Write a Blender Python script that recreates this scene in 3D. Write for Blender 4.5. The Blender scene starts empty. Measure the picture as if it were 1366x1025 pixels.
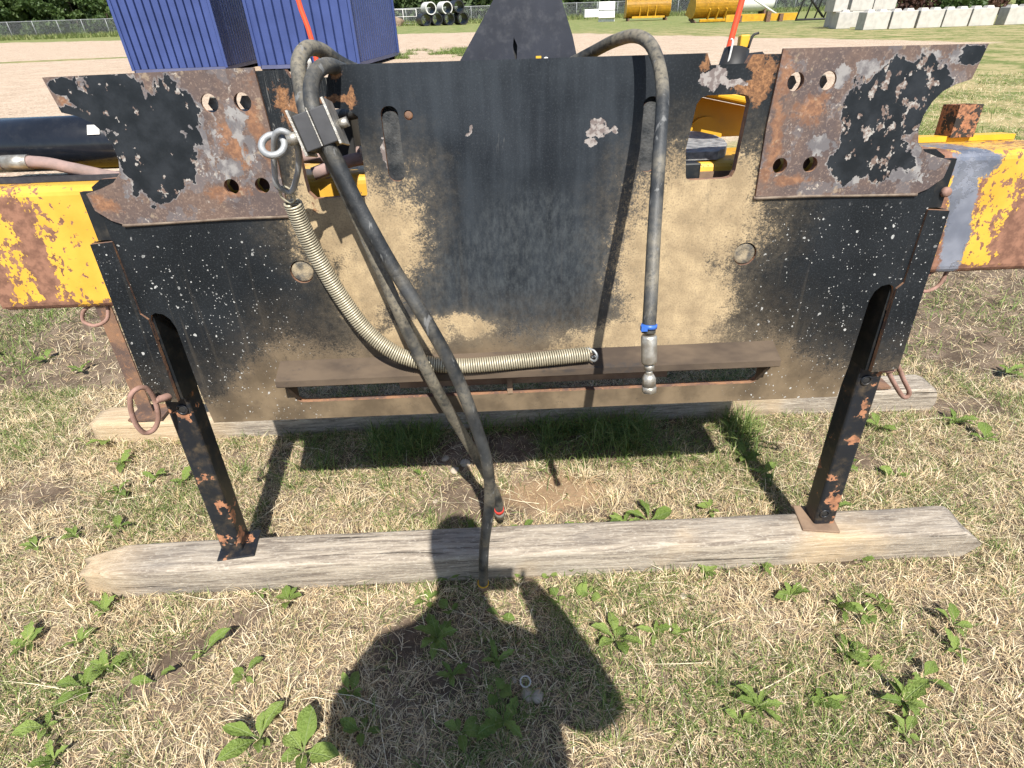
import bpy, bmesh, math, random
import numpy as np
from mathutils import Vector, Matrix, geometry, noise as mnoise
R = math.radians
scene = bpy.context.scene
col = scene.collection

# ------------------------------------------------------------------ camera, sky, sun, exposure
PITCH, ROLL, CAM_H = R(34.1), R(2.0), 1.5
cam_d = bpy.data.cameras.new('camera'); cam = bpy.data.objects.new('camera', cam_d); col.objects.link(cam)
cam_d.sensor_width = 36.0; cam_d.lens = 735.0 / 1366.0 * 36.0
cam_d.clip_start = 0.02; cam_d.clip_end = 2000
r0 = Vector((1, 0, 0)); fw = Vector((0, math.cos(PITCH), -math.sin(PITCH))); u0 = Vector((0, math.sin(PITCH), math.cos(PITCH)))
cr = math.cos(ROLL) * r0 - math.sin(ROLL) * u0; cu = math.sin(ROLL) * r0 + math.cos(ROLL) * u0
m = Matrix((cr, cu, -fw)).transposed().to_4x4(); m.translation = (0, 0, CAM_H)
cam.matrix_world = m
scene.camera = cam

SUN_EL = 52.5
SUNV = Vector((-0.077, 0.604, -0.793)).normalized()          # the way the light travels
world = bpy.data.worlds.new('World'); scene.world = world; world.use_nodes = True
wn = world.node_tree; wn.nodes.clear()
wo = wn.nodes.new('ShaderNodeOutputWorld'); wb = wn.nodes.new('ShaderNodeBackground'); ws = wn.nodes.new('ShaderNodeTexSky')
ws.sky_type = 'NISHITA'; ws.sun_disc = False; ws.sun_elevation = R(SUN_EL)
ws.sun_rotation = math.atan2(-SUNV.x, -SUNV.y)
ws.altitude = 600; ws.dust_density = 1.0
wn.links.new(ws.outputs[0], wb.inputs[0]); wb.inputs[1].default_value = 0.095
wn.links.new(wb.outputs[0], wo.inputs[0])
sd = bpy.data.lights.new('sun', 'SUN'); so = bpy.data.objects.new('sun', sd); col.objects.link(so)
sd.energy = 4.9; sd.angle = R(0.53); sd.color = (1.0, 0.955, 0.88)
so.rotation_euler = SUNV.to_track_quat('-Z', 'Y').to_euler(); so.location = (3, -20, 26)
vs = scene.view_settings
vs.view_transform = 'Standard'; vs.look = 'None'; vs.gamma = 1.0; vs.use_curve_mapping = False; vs.exposure = 0.78

cyc = scene.cycles
cyc.max_bounces = 4; cyc.diffuse_bounces = 3; cyc.glossy_bounces = 2; cyc.transmission_bounces = 2; cyc.transparent_max_bounces = 10
cyc.use_adaptive_sampling = True; cyc.adaptive_threshold = 0.02; cyc.caustics_reflective = False; cyc.caustics_refractive = False
rng = np.random.default_rng(11); random.seed(5)

# ------------------------------------------------------------------ object helpers
def link_obj(name, me, mat, parent=None, smooth=False):
    o = bpy.data.objects.new(name, me); col.objects.link(o)
    if mat is not None and not me.materials:
        for mm in (mat if isinstance(mat, (list, tuple)) else [mat]): me.materials.append(mm)
    if parent is not None: o.parent = parent
    if smooth: me.polygons.foreach_set('use_smooth', [True] * len(me.polygons))
    return o
def obj(name, bm, mat, parent=None, smooth=False):
    me = bpy.data.meshes.new(name); bm.to_mesh(me); bm.free()
    return link_obj(name, me, mat, parent, smooth)
def tag(o, label=None, cat=None, group=None, kind=None):
    if label: o['label'] = label
    if cat: o['category'] = cat
    if group: o['group'] = group
    if kind: o['kind'] = kind
    return o
def thing(name, label, cat, loc=(0, 0, 0), rot=(0, 0, 0), group=None):
    o = bpy.data.objects.new(name, None); col.objects.link(o); o.empty_display_size = 0.1
    o.location = loc; o.rotation_euler = rot
    return tag(o, label, cat, group)
def add_box(bm, cx, cy, cz, sx, sy, sz, rot=None, bev=0.0):
    g = bmesh.ops.create_cube(bm, size=1.0); vs_ = g['verts']
    mat = Matrix.Translation((cx, cy, cz))
    if rot is not None: mat = mat @ rot.to_4x4()
    bmesh.ops.transform(bm, matrix=mat @ Matrix.Diagonal((sx, sy, sz, 1)), verts=vs_)
    if bev > 0:
        es = list({e for v in vs_ for e in v.link_edges})
        bmesh.ops.bevel(bm, geom=es, offset=bev, segments=2, affect='EDGES', profile=0.5)
def box(name, c, s, mat, parent=None, rot=None, bev=0.0):
    bm = bmesh.new(); add_box(bm, *c, *s, rot=rot, bev=bev); return obj(name, bm, mat, parent)
def catmull(pts, n=8, closed=False):
    P = [Vector(p) for p in pts]; out = []
    N = len(P)
    rngi = range(N if closed else N - 1)
    for i in rngi:
        p1, p2 = P[i], P[(i + 1) % N]
        p0 = P[(i - 1) % N] if (closed or i > 0) else p1 * 2 - p2
        p3 = P[(i + 2) % N] if (closed or i + 2 < N) else p2 * 2 - p1
        for k in range(n):
            t = k / n
            out.append(0.5 * ((2 * p1) + (p2 - p0) * t + (2 * p0 - 5 * p1 + 4 * p2 - p3) * t * t + (3 * p1 - p0 - 3 * p2 + p3) * t ** 3))
    if not closed: out.append(P[-1].copy())
    return out
def add_tube(bm, pts, rad, seg=12, closed=False, cap=True):
    P = [Vector(p) for p in pts]; N = len(P); rings = []
    rads = rad if isinstance(rad, (list, tuple)) else [rad] * N
    nrm = None
    for i in range(N):
        a = P[(i - 1) % N] if (closed or i > 0) else P[i]
        b = P[(i + 1) % N] if (closed or i < N - 1) else P[i]
        t = (b - a)
        if t.length < 1e-9: t = Vector((0, 0, 1))
        t.normalize()
        if nrm is None:
            nrm = t.cross(Vector((0, 0, 1)) if abs(t.z) < 0.9 else Vector((1, 0, 0))).normalized()
        else:
            nrm = (nrm - t * nrm.dot(t))
            if nrm.length < 1e-6: nrm = t.orthogonal()
            nrm.normalize()
        bn = t.cross(nrm)
        rings.append([bm.verts.new(P[i] + (nrm * math.cos(2 * math.pi * k / seg) + bn * math.sin(2 * math.pi * k / seg)) * rads[i]) for k in range(seg)])
    for i in range(N if closed else N - 1):
        A, B = rings[i], rings[(i + 1) % N]
        for k in range(seg):
            f = bm.faces.new((A[k], A[(k + 1) % seg], B[(k + 1) % seg], B[k])); f.smooth = True
    if cap and not closed:
        bm.faces.new(rings[0][::-1]); bm.faces.new(rings[-1])
def tube(name, pts, rad, mat, parent=None, seg=12, closed=False, n=0):
    bm = bmesh.new(); add_tube(bm, catmull(pts, n, closed) if n else pts, rad, seg, closed); return obj(name, bm, mat, parent)
def in_poly(x, y, poly):
    c = False; j = len(poly) - 1
    for i in range(len(poly)):
        xi, yi = poly[i]; xj, yj = poly[j]
        if (yi > y) != (yj > y) and x < (xj - xi) * (y - yi) / (yj - yi) + xi: c = not c
        j = i
    return c
def slab(name, outline, holes, y0, y1, mats, parent):
    """plate in the local x-z plane between y0 (front) and y1 (back); slot 0 faces, slot 1 rims"""
    loops = [outline] + holes; pts = []; edges = []
    for lp in loops:
        b = len(pts); pts += [Vector(p) for p in lp]; edges += [(b + i, b + (i + 1) % len(lp)) for i in range(len(lp))]
    v, e, f, *_ = geometry.delaunay_2d_cdt(pts, edges, [], 0, 1e-6)
    bm = bmesh.new()
    A = [bm.verts.new((p.x, y0, p.y)) for p in v]; B = [bm.verts.new((p.x, y1, p.y)) for p in v]
    for t in f:
        c = sum((v[i] for i in t), Vector((0, 0))) / len(t)
        if not in_poly(c.x, c.y, outline) or any(in_poly(c.x, c.y, h) for h in holes): continue
        ar = sum(v[t[i]].x * v[t[(i + 1) % len(t)]].y - v[t[(i + 1) % len(t)]].x * v[t[i]].y for i in range(len(t)))
        tt = list(t) if ar > 0 else list(t)[::-1]
        bm.faces.new([A[i] for i in tt]); bm.faces.new([B[i] for i in tt[::-1]])
    bm.edges.ensure_lookup_table()
    for ed in [ed for ed in bm.edges if len(ed.link_faces) == 1 and all(abs(q.co.y - y0) < 1e-9 for q in ed.verts)]:
        i, j = [A.index(q) for q in ed.verts]
        ff = bm.faces.new((A[i], A[j], B[j], B[i])); ff.material_index = 1 if len(mats) > 1 else 0
    bmesh.ops.recalc_face_normals(bm, faces=bm.faces)
    return obj(name, bm, mats, parent)
def circ(cx, cz, rx, rz=None, n=24, a0=0):
    rz = rx if rz is None else rz
    return [(cx + rx * math.cos(a0 + 2 * math.pi * k / n), cz + rz * math.sin(a0 + 2 * math.pi * k / n)) for k in range(n)]
def rrect(x0, x1, z0, z1, r, n=5):
    out = []
    for cx, cz, a in ((x1 - r, z1 - r, 0), (x0 + r, z1 - r, 90), (x0 + r, z0 + r, 180), (x1 - r, z0 + r, 270)):
        for k in range(n + 1):
            t = R(a + 90 * k / n); out.append((cx + r * math.cos(t), cz + r * math.sin(t)))
    return out
def prism_x(bm, prof, x0, x1):
    """closed profile of (y,z) extruded along x"""
    A = [bm.verts.new((x0, y, z)) for y, z in prof]; B = [bm.verts.new((x1, y, z)) for y, z in prof]
    n = len(prof)
    for i in range(n): bm.faces.new((A[i], A[(i + 1) % n], B[(i + 1) % n], B[i]))
    bm.faces.new(A[::-1]); bm.faces.new(B)
    bmesh.ops.recalc_face_normals(bm, faces=bm.faces)

# ------------------------------------------------------------------ material helpers
class NT:
    def __init__(s, name):
        s.mat = bpy.data.materials.new(name); s.mat.use_nodes = True
        s.t = s.mat.node_tree; s.b = s.t.nodes['Principled BSDF']
        s.co = s.t.nodes.new('ShaderNodeTexCoord').outputs['Object']
    def inp(s, sock, v):
        if v is None: return
        if isinstance(v, bpy.types.NodeSocket): s.t.links.new(v, sock)
        elif isinstance(v, (tuple, list)):
            sock.default_value = tuple(v) + (1.0,) if (len(v) == 3 and sock.type == 'RGBA') else v
        else: sock.default_value = v
    def math(s, op, a, b=None, c=None, clamp=False):
        n = s.t.nodes.new('ShaderNodeMath'); n.operation = op; n.use_clamp = clamp
        s.inp(n.inputs[0], a); s.inp(n.inputs[1], b); s.inp(n.inputs[2], c); return n.outputs[0]
    def vmath(s, op, a, b=None):
        n = s.t.nodes.new('ShaderNodeVectorMath'); n.operation = op
        s.inp(n.inputs[0], a); s.inp(n.inputs[1], b)
        return n.outputs['Value'] if op in ('LENGTH', 'DISTANCE', 'DOT_PRODUCT') else n.outputs[0]
    def noise(s, scale, detail=4, rough=0.55, vec=None, color=False, dist=0.0):
        n = s.t.nodes.new('ShaderNodeTexNoise'); n.inputs['Scale'].default_value = scale
        n.inputs['Detail'].default_value = min(detail, 4); n.inputs['Roughness'].default_value = rough; n.inputs['Distortion'].default_value = dist
        s.inp(n.inputs['Vector'], vec if vec is not None else s.co)
        return n.outputs['Color' if color else 'Fac']
    def vor(s, scale, vec=None, rand=1.0):
        n = s.t.nodes.new('ShaderNodeTexVoronoi'); n.inputs['Scale'].default_value = scale; n.inputs['Randomness'].default_value = rand
        s.inp(n.inputs['Vector'], vec if vec is not None else s.co); return n.outputs['Distance'], n.outputs['Color']
    def map(s, scale=(1, 1, 1), loc=(0, 0, 0), rot=(0, 0, 0), vec=None, typ='POINT'):
        n = s.t.nodes.new('ShaderNodeMapping'); n.vector_type = typ
        n.inputs['Location'].default_value = loc; n.inputs['Rotation'].default_value = rot; n.inputs['Scale'].default_value = scale
        s.inp(n.inputs['Vector'], vec if vec is not None else s.co); return n.outputs[0]
    def step(s, v, a, b, lo=0.0, hi=1.0):
        n = s.t.nodes.new('ShaderNodeMapRange'); n.interpolation_type = 'SMOOTHSTEP'
        s.inp(n.inputs[0], v); s.inp(n.inputs[1], a); s.inp(n.inputs[2], b); n.inputs[3].default_value = lo; n.inputs[4].default_value = hi
        return n.outputs[0]
    def mix(s, f, a, b):
        n = s.t.nodes.new('ShaderNodeMix'); n.data_type = 'RGBA'
        s.inp(n.inputs[0], f); s.inp(n.inputs[6], a); s.inp(n.inputs[7], b); return n.outputs[2]
    def mixf(s, f, a, b):
        n = s.t.nodes.new('ShaderNodeMix'); n.data_type = 'FLOAT'
        s.inp(n.inputs[0], f); s.inp(n.inputs[2], a); s.inp(n.inputs[3], b); return n.outputs[0]
    def sep(s, v=None):
        n = s.t.nodes.new('ShaderNodeSeparateXYZ'); s.inp(n.inputs[0], v if v is not None else s.co); return n.outputs
    def warp(s, a1, s1, a2, s2, vec=None):
        v = vec if vec is not None else s.co
        w = s.vmath('SUBTRACT', s.noise(s1, 2, color=True, vec=v), (0.5, 0.5, 0.5))
        w = s.vmath('MULTIPLY', w, (a1, a1, a1)); o = s.vmath('ADD', v, w)
        w2 = s.vmath('SUBTRACT', s.noise(s2, 3, color=True, vec=v), (0.5, 0.5, 0.5))
        return s.vmath('ADD', o, s.vmath('MULTIPLY', w2, (a2, a2, a2)))
    def blobs(s, vec, lst):
        """lst of (x, z, rx, rz, deg): smallest normalised distance in the x-z plane (below 1 is inside)"""
        flat = s.vmath('MULTIPLY', vec, (1, 0, 1)); d = None
        for x, z, rx, rz, a in lst:
            q = s.map((rx, 1, rz), (x, 0, z), (0, -R(a), 0), flat, 'TEXTURE')
            l = s.vmath('LENGTH', q); d = l if d is None else s.math('MINIMUM', d, l)
        return d
    def bump(s, h, strength=0.3, dist=0.01):
        n = s.t.nodes.new('ShaderNodeBump'); n.inputs['Strength'].default_value = strength; n.inputs['Distance'].default_value = dist
        s.inp(n.inputs['Height'], h); s.t.links.new(n.outputs[0], s.b.inputs['Normal'])
    def out(s, color, rough=0.6, metal=0.0, spec=None):
        s.inp(s.b.inputs['Base Color'], color); s.inp(s.b.inputs['Roughness'], rough); s.inp(s.b.inputs['Metallic'], metal)
        if spec is not None: s.inp(s.b.inputs['Specular IOR Level'], spec)
        return s.mat

def rust_color(n, sc=1.0, vec=None):
    a = n.noise(9 * sc, 6, 0.65, vec); b = n.noise(45 * sc, 5, 0.7, vec)
    c = n.mix(n.step(a, 0.36, 0.66), (0.085, 0.055, 0.045), (0.21, 0.115, 0.066))
    return n.mix(n.step(b, 0.52, 0.72, 0, 0.75), c, (0.33, 0.16, 0.075))

def mat_main_plate():
    n = NT('coupler_black_paint'); x, y, z = n.sep()
    w = n.warp(0.10, 5.0, 0.03, 40.0)
    streak = n.noise(30, 5, 0.6, n.map((1.0, 1.0, 0.10)))
    mott = n.noise(6, 6, 0.6)
    centre = n.math('MULTIPLY', n.step(x, -0.42, -0.25), n.step(x, 0.36, 0.20))
    pa = n.mix(n.step(mott, 0.35, 0.7), (0.0055, 0.0072, 0.0088), (0.0115, 0.0140, 0.0165))
    pb = n.mix(n.step(n.math('ADD', n.math('MULTIPLY', mott, .5), n.math('MULTIPLY', streak, .5)), 0.36, 0.64), (0.0095, 0.0125, 0.0165), (0.0260, 0.0320, 0.0390))
    c = n.mix(centre, pa, pb)
    grain = n.noise(260, 2, 0.6)
    c = n.mix(n.step(grain, 0.50, 0.74, 0, 0.30), c, (0.060, 0.068, 0.076))
    # greyish scuffed film low on the middle
    film = n.math('MULTIPLY', n.step(n.blobs(w, [(0.0, 0.84, 0.36, 0.20, 0), (0.02, 0.95, .16, .12, 0)]), 1.15, 0.5), n.step(n.noise(80, 4, 0.75, n.map((1, 1, 0.45))), 0.36, 0.70))
    c = n.mix(n.math('MULTIPLY', film, 0.40), c, (0.088, 0.098, 0.102))
    # fine brown-grey dusting on the flanks of the bare zones
    fine = n.noise(120, 4, 0.75); mid = n.noise(26, 6, 0.7)
    # brown dust along the bottom
    zz = n.math('ADD', z, n.math('MULTIPLY', n.math('SUBTRACT', n.noise(4, 5, 0.6), 0.5), 0.20))
    ax = n.math('ABSOLUTE', n.math('ADD', x, n.math('MULTIPLY', n.math('SUBTRACT', n.noise(5, 3), 0.5), 0.15)))
    lim = n.math('MULTIPLY_ADD', n.step(ax, 0.60, 0.84), -0.13, 0.745)
    low = n.step(zz, n.math('ADD', lim, 0.075), n.math('SUBTRACT', lim, 0.13))
    lowg = n.math('MULTIPLY', low, n.step(n.math('ADD', n.math('MULTIPLY', mid, .35), n.math('ADD', n.math('MULTIPLY', fine, .40), n.math('MULTIPLY', grain, .25))), n.mixf(low, 0.60, 0.30), n.mixf(low, 0.66, 0.46)))
    brown = n.mix(n.step(n.noise(11, 5), 0.35, 0.68), (0.105, 0.078, 0.050), (0.205, 0.152, 0.095))
    lowf = n.step(zz, n.math('ADD', lim, 0.14), n.math('SUBTRACT', lim, 0.06))
    c = n.mix(n.math('MULTIPLY', lowf, n.step(n.noise(45, 4, 0.7), 0.35, 0.65, 0.18, 0.55)), c, (0.085, 0.068, 0.048))
    runs = n.noise(38, 3, 0.6, n.map((1, 1, 0.05)))
    c = n.mix(n.math('MULTIPLY', n.math('MULTIPLY', n.step(runs, 0.58, 0.68), n.step(z, 1.05, 0.72)), 0.13), c, (0.14, 0.115, 0.085))
    c = n.mix(n.math('MULTIPLY', lowg, 0.85), c, brown)
    # pale tan mud
    db = n.blobs(w, [(0.40, 0.99, 0.145, 0.13, 0), (0.33, 0.88, 0.115, 0.15, 12), (0.34, 0.78, 0.10, 0.12, 0), (0.47, 1.03, 0.06, 0.09, 0), (0.43, 0.79, .09, .10, 0),
                     (-0.40, 1.01, 0.115, 0.105, 0), (-0.32, 0.93, 0.085, 0.16, -18), (-0.45, 1.09, .05, .08, 0), (-0.38, .86, .07, .1, 0),
                     (0.30, 0.69, 0.20, 0.05, 0), (-0.14, 0.735, 0.07, 0.03, 0), (-0.28, 0.72, .10, .035, 0)])
    mudn = n.math('ADD', db, n.math('ADD', n.math('MULTIPLY', n.math('SUBTRACT', mid, 0.5), 1.3), n.math('ADD', n.math('MULTIPLY', n.math('SUBTRACT', fine, 0.5), 1.5), n.math('MULTIPLY', n.math('SUBTRACT', grain, .5), 0.9))))
    mud = n.math('MULTIPLY', n.step(mudn, 1.25, 0.70), n.step(fine, 0.26, 0.42, 0.45, 0.96))
    soft = n.math('MULTIPLY', n.step(n.math('ADD', db, n.math('MULTIPLY', n.math('SUBTRACT', mid, 0.5), 1.2)), 2.1, 0.75), n.step(n.noise(70, 4, 0.75), 0.36, 0.66, 0.25, 1.0))
    c = n.mix(n.math('MULTIPLY', soft, 0.42), c, (0.215, 0.175, 0.120))
    mudc = n.mix(n.step(n.noise(14, 6, 0.65), 0.33, 0.7), (0.30, 0.225, 0.135), (0.50, 0.38, 0.225))
    mudc = n.mix(n.step(grain, 0.42, 0.72, 0, 0.55), mudc, (0.20, 0.155, 0.10))
    mudc = n.mix(n.step(n.noise(40, 4, 0.75, n.map((1, 1, .6))), 0.54, 0.74, 0, 0.5), mudc, (0.14, 0.12, 0.09))
    c = n.mix(n.math('MULTIPLY', mud, 0.95), c, mudc)
    # orange rust bleeding from the window corners and ear edges
    rb = n.blobs(w, [(-0.475, 1.235, 0.035, 0.055, 20), (-0.44, 1.25, .03, .03, 0), (0.505, 1.255, 0.03, 0.06, -18), (0.47, 1.24, .04, .018, 0), (-0.37, 1.245, .05, .012, 0),
                     (0.375, 1.295, 0.012, 0.02, 0), (-0.36, 1.298, 0.014, 0.018, 0), (0.48, 1.29, .02, .03, 0), (-.335, 1.25, .008, .03, 0), (-.465, 1.10, .008, .07, 0)])
    rust = n.step(n.math('ADD', rb, n.math('ADD', n.math('MULTIPLY', n.math('SUBTRACT', mid, 0.5), 2.4), n.math('MULTIPLY', n.math('SUBTRACT', fine, 0.5), 1.6))), 0.92, 0.66)
    c = n.mix(n.math('MULTIPLY', rust, 0.9), c, n.mix(n.step(fine, 0.4, 0.65), (0.15, 0.080, 0.046), (0.36, 0.185, 0.088)))
    # primer chips
    chips = n.blobs(w, [(0.165, 1.170, 0.028, 0.016, 0), (0.150, 1.148, 0.018, 0.010, 0), (0.20, 1.172, .010, .009, 0), (0.40, 1.262, 0.03, 0.018, 0), (0.44, 1.247, .03, .007, 0),
                        (-0.29, 1.147, 0.013, 0.028, 0), (-.10, 1.175, .004, .014, -30)])
    chip = n.step(n.math('ADD', chips, n.math('MULTIPLY', n.math('SUBTRACT', n.noise(70, 4), 0.5), 1.6)), 1.0, 0.9)
    c = n.mix(chip, c, n.mix(n.step(n.noise(60, 3), .45, .55), (0.30, 0.27, 0.25), (0.16, 0.13, 0.12)))
    # white specks thrown over the flanks
    side = n.math('MULTIPLY', n.step(n.math('ABSOLUTE', x), 0.50, 0.60), n.step(z, 1.01, 0.97))
    sp = None
    for sc, th, dens in ((30, 0.15, 0.54), (58, 0.22, 0.51), (105, 0.27, 0.51), (190, 0.30, 0.52)):
        d, cc = n.vor(sc, n.warp(0.012, 60, 0.0, 10)); cx, cy, cz = n.sep(cc)
        clump = n.noise(5.5, 3, 0.6)
        rad = n.math('MULTIPLY', n.math('POWER', cx, 2.2), th)
        on = n.math('GREATER_THAN', n.math('ADD', n.math('MULTIPLY', cy, .55), n.math('MULTIPLY', clump, .75)), dens + 0.25)
        s1 = n.math('MULTIPLY', n.math('LESS_THAN', d, n.math('MULTIPLY', rad, on)), side)
        sp = s1 if sp is None else n.math('MAXIMUM', sp, s1)
    ctr = n.vor(22); cc = n.sep(ctr[1])[0]
    s2 = n.math('LESS_THAN', ctr[0], n.math('MULTIPLY', n.math('GREATER_THAN', cc, 0.86), n.math('MULTIPLY', n.sep(ctr[1])[1], 0.055)))
    sp = n.math('MAXIMUM', sp, n.math('MULTIPLY', s2, 0.7))
    c = n.mix(n.math('MULTIPLY', sp, n.step(n.noise(45, 2), 0.35, 0.62, 0.35, 0.95)), c, (0.44, 0.44, 0.42))
    # thin light scratches near the top edge and here and there
    sc1 = n.noise(5, 1, 0.4, n.map((26, 1, 1.1), (0, 0, 0), (0, R(8), 0)))
    scr = n.math('MULTIPLY', n.step(n.math('ABSOLUTE', n.math('SUBTRACT', sc1, 0.5)), 0.006, 0.002), n.step(n.noise(3.2, 2), 0.56, 0.62))
    c = n.mix(n.math('MULTIPLY', n.math('MULTIPLY', scr, n.step(z, 1.12, 1.22)), 0.35), c, (0.35, 0.34, 0.31))
    dusty = n.math('MAXIMUM', n.math('MAXIMUM', mud, lowg), rust)
    n.bump(n.math('ADD', n.math('MULTIPLY', dusty, 0.6), n.math('ADD', n.math('MULTIPLY', fine, .15), n.math('MULTIPLY', n.math('MAXIMUM', chip, sp), -.3))), 0.35, 0.003)
    return n.out(c, n.mixf(dusty, n.mixf(mott, 0.36, 0.55), 0.95), 0.0, n.mixf(dusty, 0.30, 0.1))

def mat_ear(name, paint, orange, grey):
    n = NT(name); w = n.warp(0.06, 7.0, 0.022, 38.0)
    mid = n.noise(20, 6, 0.65); fine = n.noise(95, 5, 0.7)
    base = n.mix(n.step(n.noise(7, 5, 0.6), 0.38, 0.62), (0.085, 0.064, 0.060), (0.135, 0.090, 0.070))
    base = n.mix(n.step(fine, 0.45, 0.72, 0, 0.6), base, (0.065, 0.048, 0.045))
    lay = n.noise(13, 4, 0.65, n.map((1, 1, 0.8), (2, 5, 1)))
    base = n.mix(n.step(lay, 0.54, 0.57, 0, 0.7), base, (0.125, 0.112, 0.114))
    base = n.mix(n.math('MULTIPLY', n.step(n.noise(70, 4, 0.7, n.map(loc=(1, 9, 3))), 0.60, 0.66), n.step(lay, 0.48, 0.56)), base, (0.36, 0.32, 0.275))
    base = n.mix(n.step(n.noise(230, 2, 0.6), 0.52, 0.72, 0, 0.45), base, (0.30, 0.22, 0.17))
    # orange rust
    od = n.math('ADD', n.blobs(w, orange), n.math('ADD', n.math('MULTIPLY', n.math('SUBTRACT', mid, 0.5), 2.4), n.math('MULTIPLY', n.math('SUBTRACT', fine, 0.5), 1.8)))
    base = n.mix(n.math('MULTIPLY', n.step(od, 0.95, 0.35), 0.75), base, n.mix(n.step(fine, .4, .65), (0.17, 0.080, 0.042), (0.34, 0.165, 0.078)))
    # pale primer and bare grey steel
    gd = n.math('ADD', n.blobs(w, grey), n.math('ADD', n.math('MULTIPLY', n.math('SUBTRACT', n.noise(24, 5, 0.72, n.map((1, 1, .75), rot=(0, R(30), 0)), dist=0.5), 0.5), 3.4), n.math('MULTIPLY', n.math('SUBTRACT', fine, 0.5), 1.2)))
    g1 = n.step(gd, 0.62, 0.50)
    base = n.mix(n.math('MULTIPLY', g1, 0.9), base, n.mix(n.step(n.noise(36, 5), .42, .6), (0.125, 0.118, 0.122), (0.27, 0.26, 0.25)))
    tan = n.step(n.noise(24, 5, 0.7, n.map((1, 1, 1), (3, 1, 7))), 0.60, 0.68)
    base = n.mix(n.math('MULTIPLY', tan, 0.5), base, (0.36, 0.28, 0.19))
    # black paint that still holds, with a pale feathered rim
    pd = n.math('ADD', n.blobs(w, paint), n.math('ADD', n.math('MULTIPLY', n.math('SUBTRACT', n.noise(12, 5, 0.66, n.map((1, 1, .8), rot=(0, R(-35), 0)), dist=0.6), 0.5), 2.6), n.math('MULTIPLY', n.math('SUBTRACT', n.noise(60, 4, 0.65), 0.5), 0.8)))
    rim = n.step(pd, 1.17, 1.03)
    base = n.mix(n.math('MULTIPLY', rim, 0.8), base, n.mix(n.step(mid, .45, .6), (0.15, 0.140, 0.142), (0.31, 0.295, 0.28)))
    pt = n.step(pd, 1.035, 1.0)
    base = n.mix(pt, base, n.mix(n.step(mid, .35, .7), (0.0065, 0.0085, 0.0105), (0.019, 0.022, 0.026)))
    chz = n.math('ADD', n.noise(48, 4, 0.62, n.map((1, 1, 0.7), (8, 0, 2), (0, R(30), 0))), n.math('MULTIPLY', n.math('SUBTRACT', n.noise(7, 2), 0.5), 0.28))
    ch = n.math('MULTIPLY', n.step(chz, 0.598, 0.615), pt)
    base = n.mix(ch, base, n.mix(n.step(fine, .38, .56), (0.36, 0.34, 0.31), (0.15, 0.105, 0.085)))
    n.bump(n.math('ADD', n.math('MULTIPLY', pt, 0.5), n.math('MULTIPLY', fine, 0.35)), 0.4, 0.002)
    return n.out(base, n.mixf(pt, 0.72, 0.42), 0.0, 0.35)

def mat_rust(name, tint=(1, 1, 1), sc=1.0):
    n = NT(name); c = rust_color(n, sc); n.bump(n.noise(60 * sc, 5, 0.7), 0.35, 0.003)
    if tint != (1, 1, 1):
        mx = n.t.nodes.new('ShaderNodeMix'); mx.data_type = 'RGBA'; mx.blend_type = 'MULTIPLY'; mx.inputs[0].default_value = 1
        n.inp(mx.inputs[6], c); n.inp(mx.inputs[7], tint); c = mx.outputs[2]
    return n.out(c, 0.85)

def mat_painted(name, paint, rough=0.45, sc=1.0, amount=0.60, soft=0.02, dirt=(0.12, 0.085, 0.05), dirtamt=0.35):
    """paint with rust breaking through and a film of dirt"""
    n = NT(name); a = n.noise(8 * sc, 6, 0.6); b = n.noise(34 * sc, 5, 0.6)
    m = n.math('ADD', n.math('MULTIPLY', a, 0.75), n.math('MULTIPLY', b, 0.25))
    p = n.mix(n.step(n.noise(5 * sc, 4), 0.3, 0.7), tuple(v * 0.82 for v in paint), tuple(min(1, v * 1.12) for v in paint))
    p = n.mix(n.step(n.noise(16 * sc, 6, 0.7), 0.45, 0.8, 0, dirtamt), p, dirt)
    r = n.step(m, amount, amount + soft)
    c = n.mix(r, p, n.mix(n.step(b, .35, .65), (0.16, 0.075, 0.042), (0.36, 0.165, 0.085)))
    n.bump(n.math('MULTIPLY', r, -1), 0.3, 0.002)
    return n.out(c, n.mixf(r, rough, 0.85), 0, 0.4)

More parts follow.
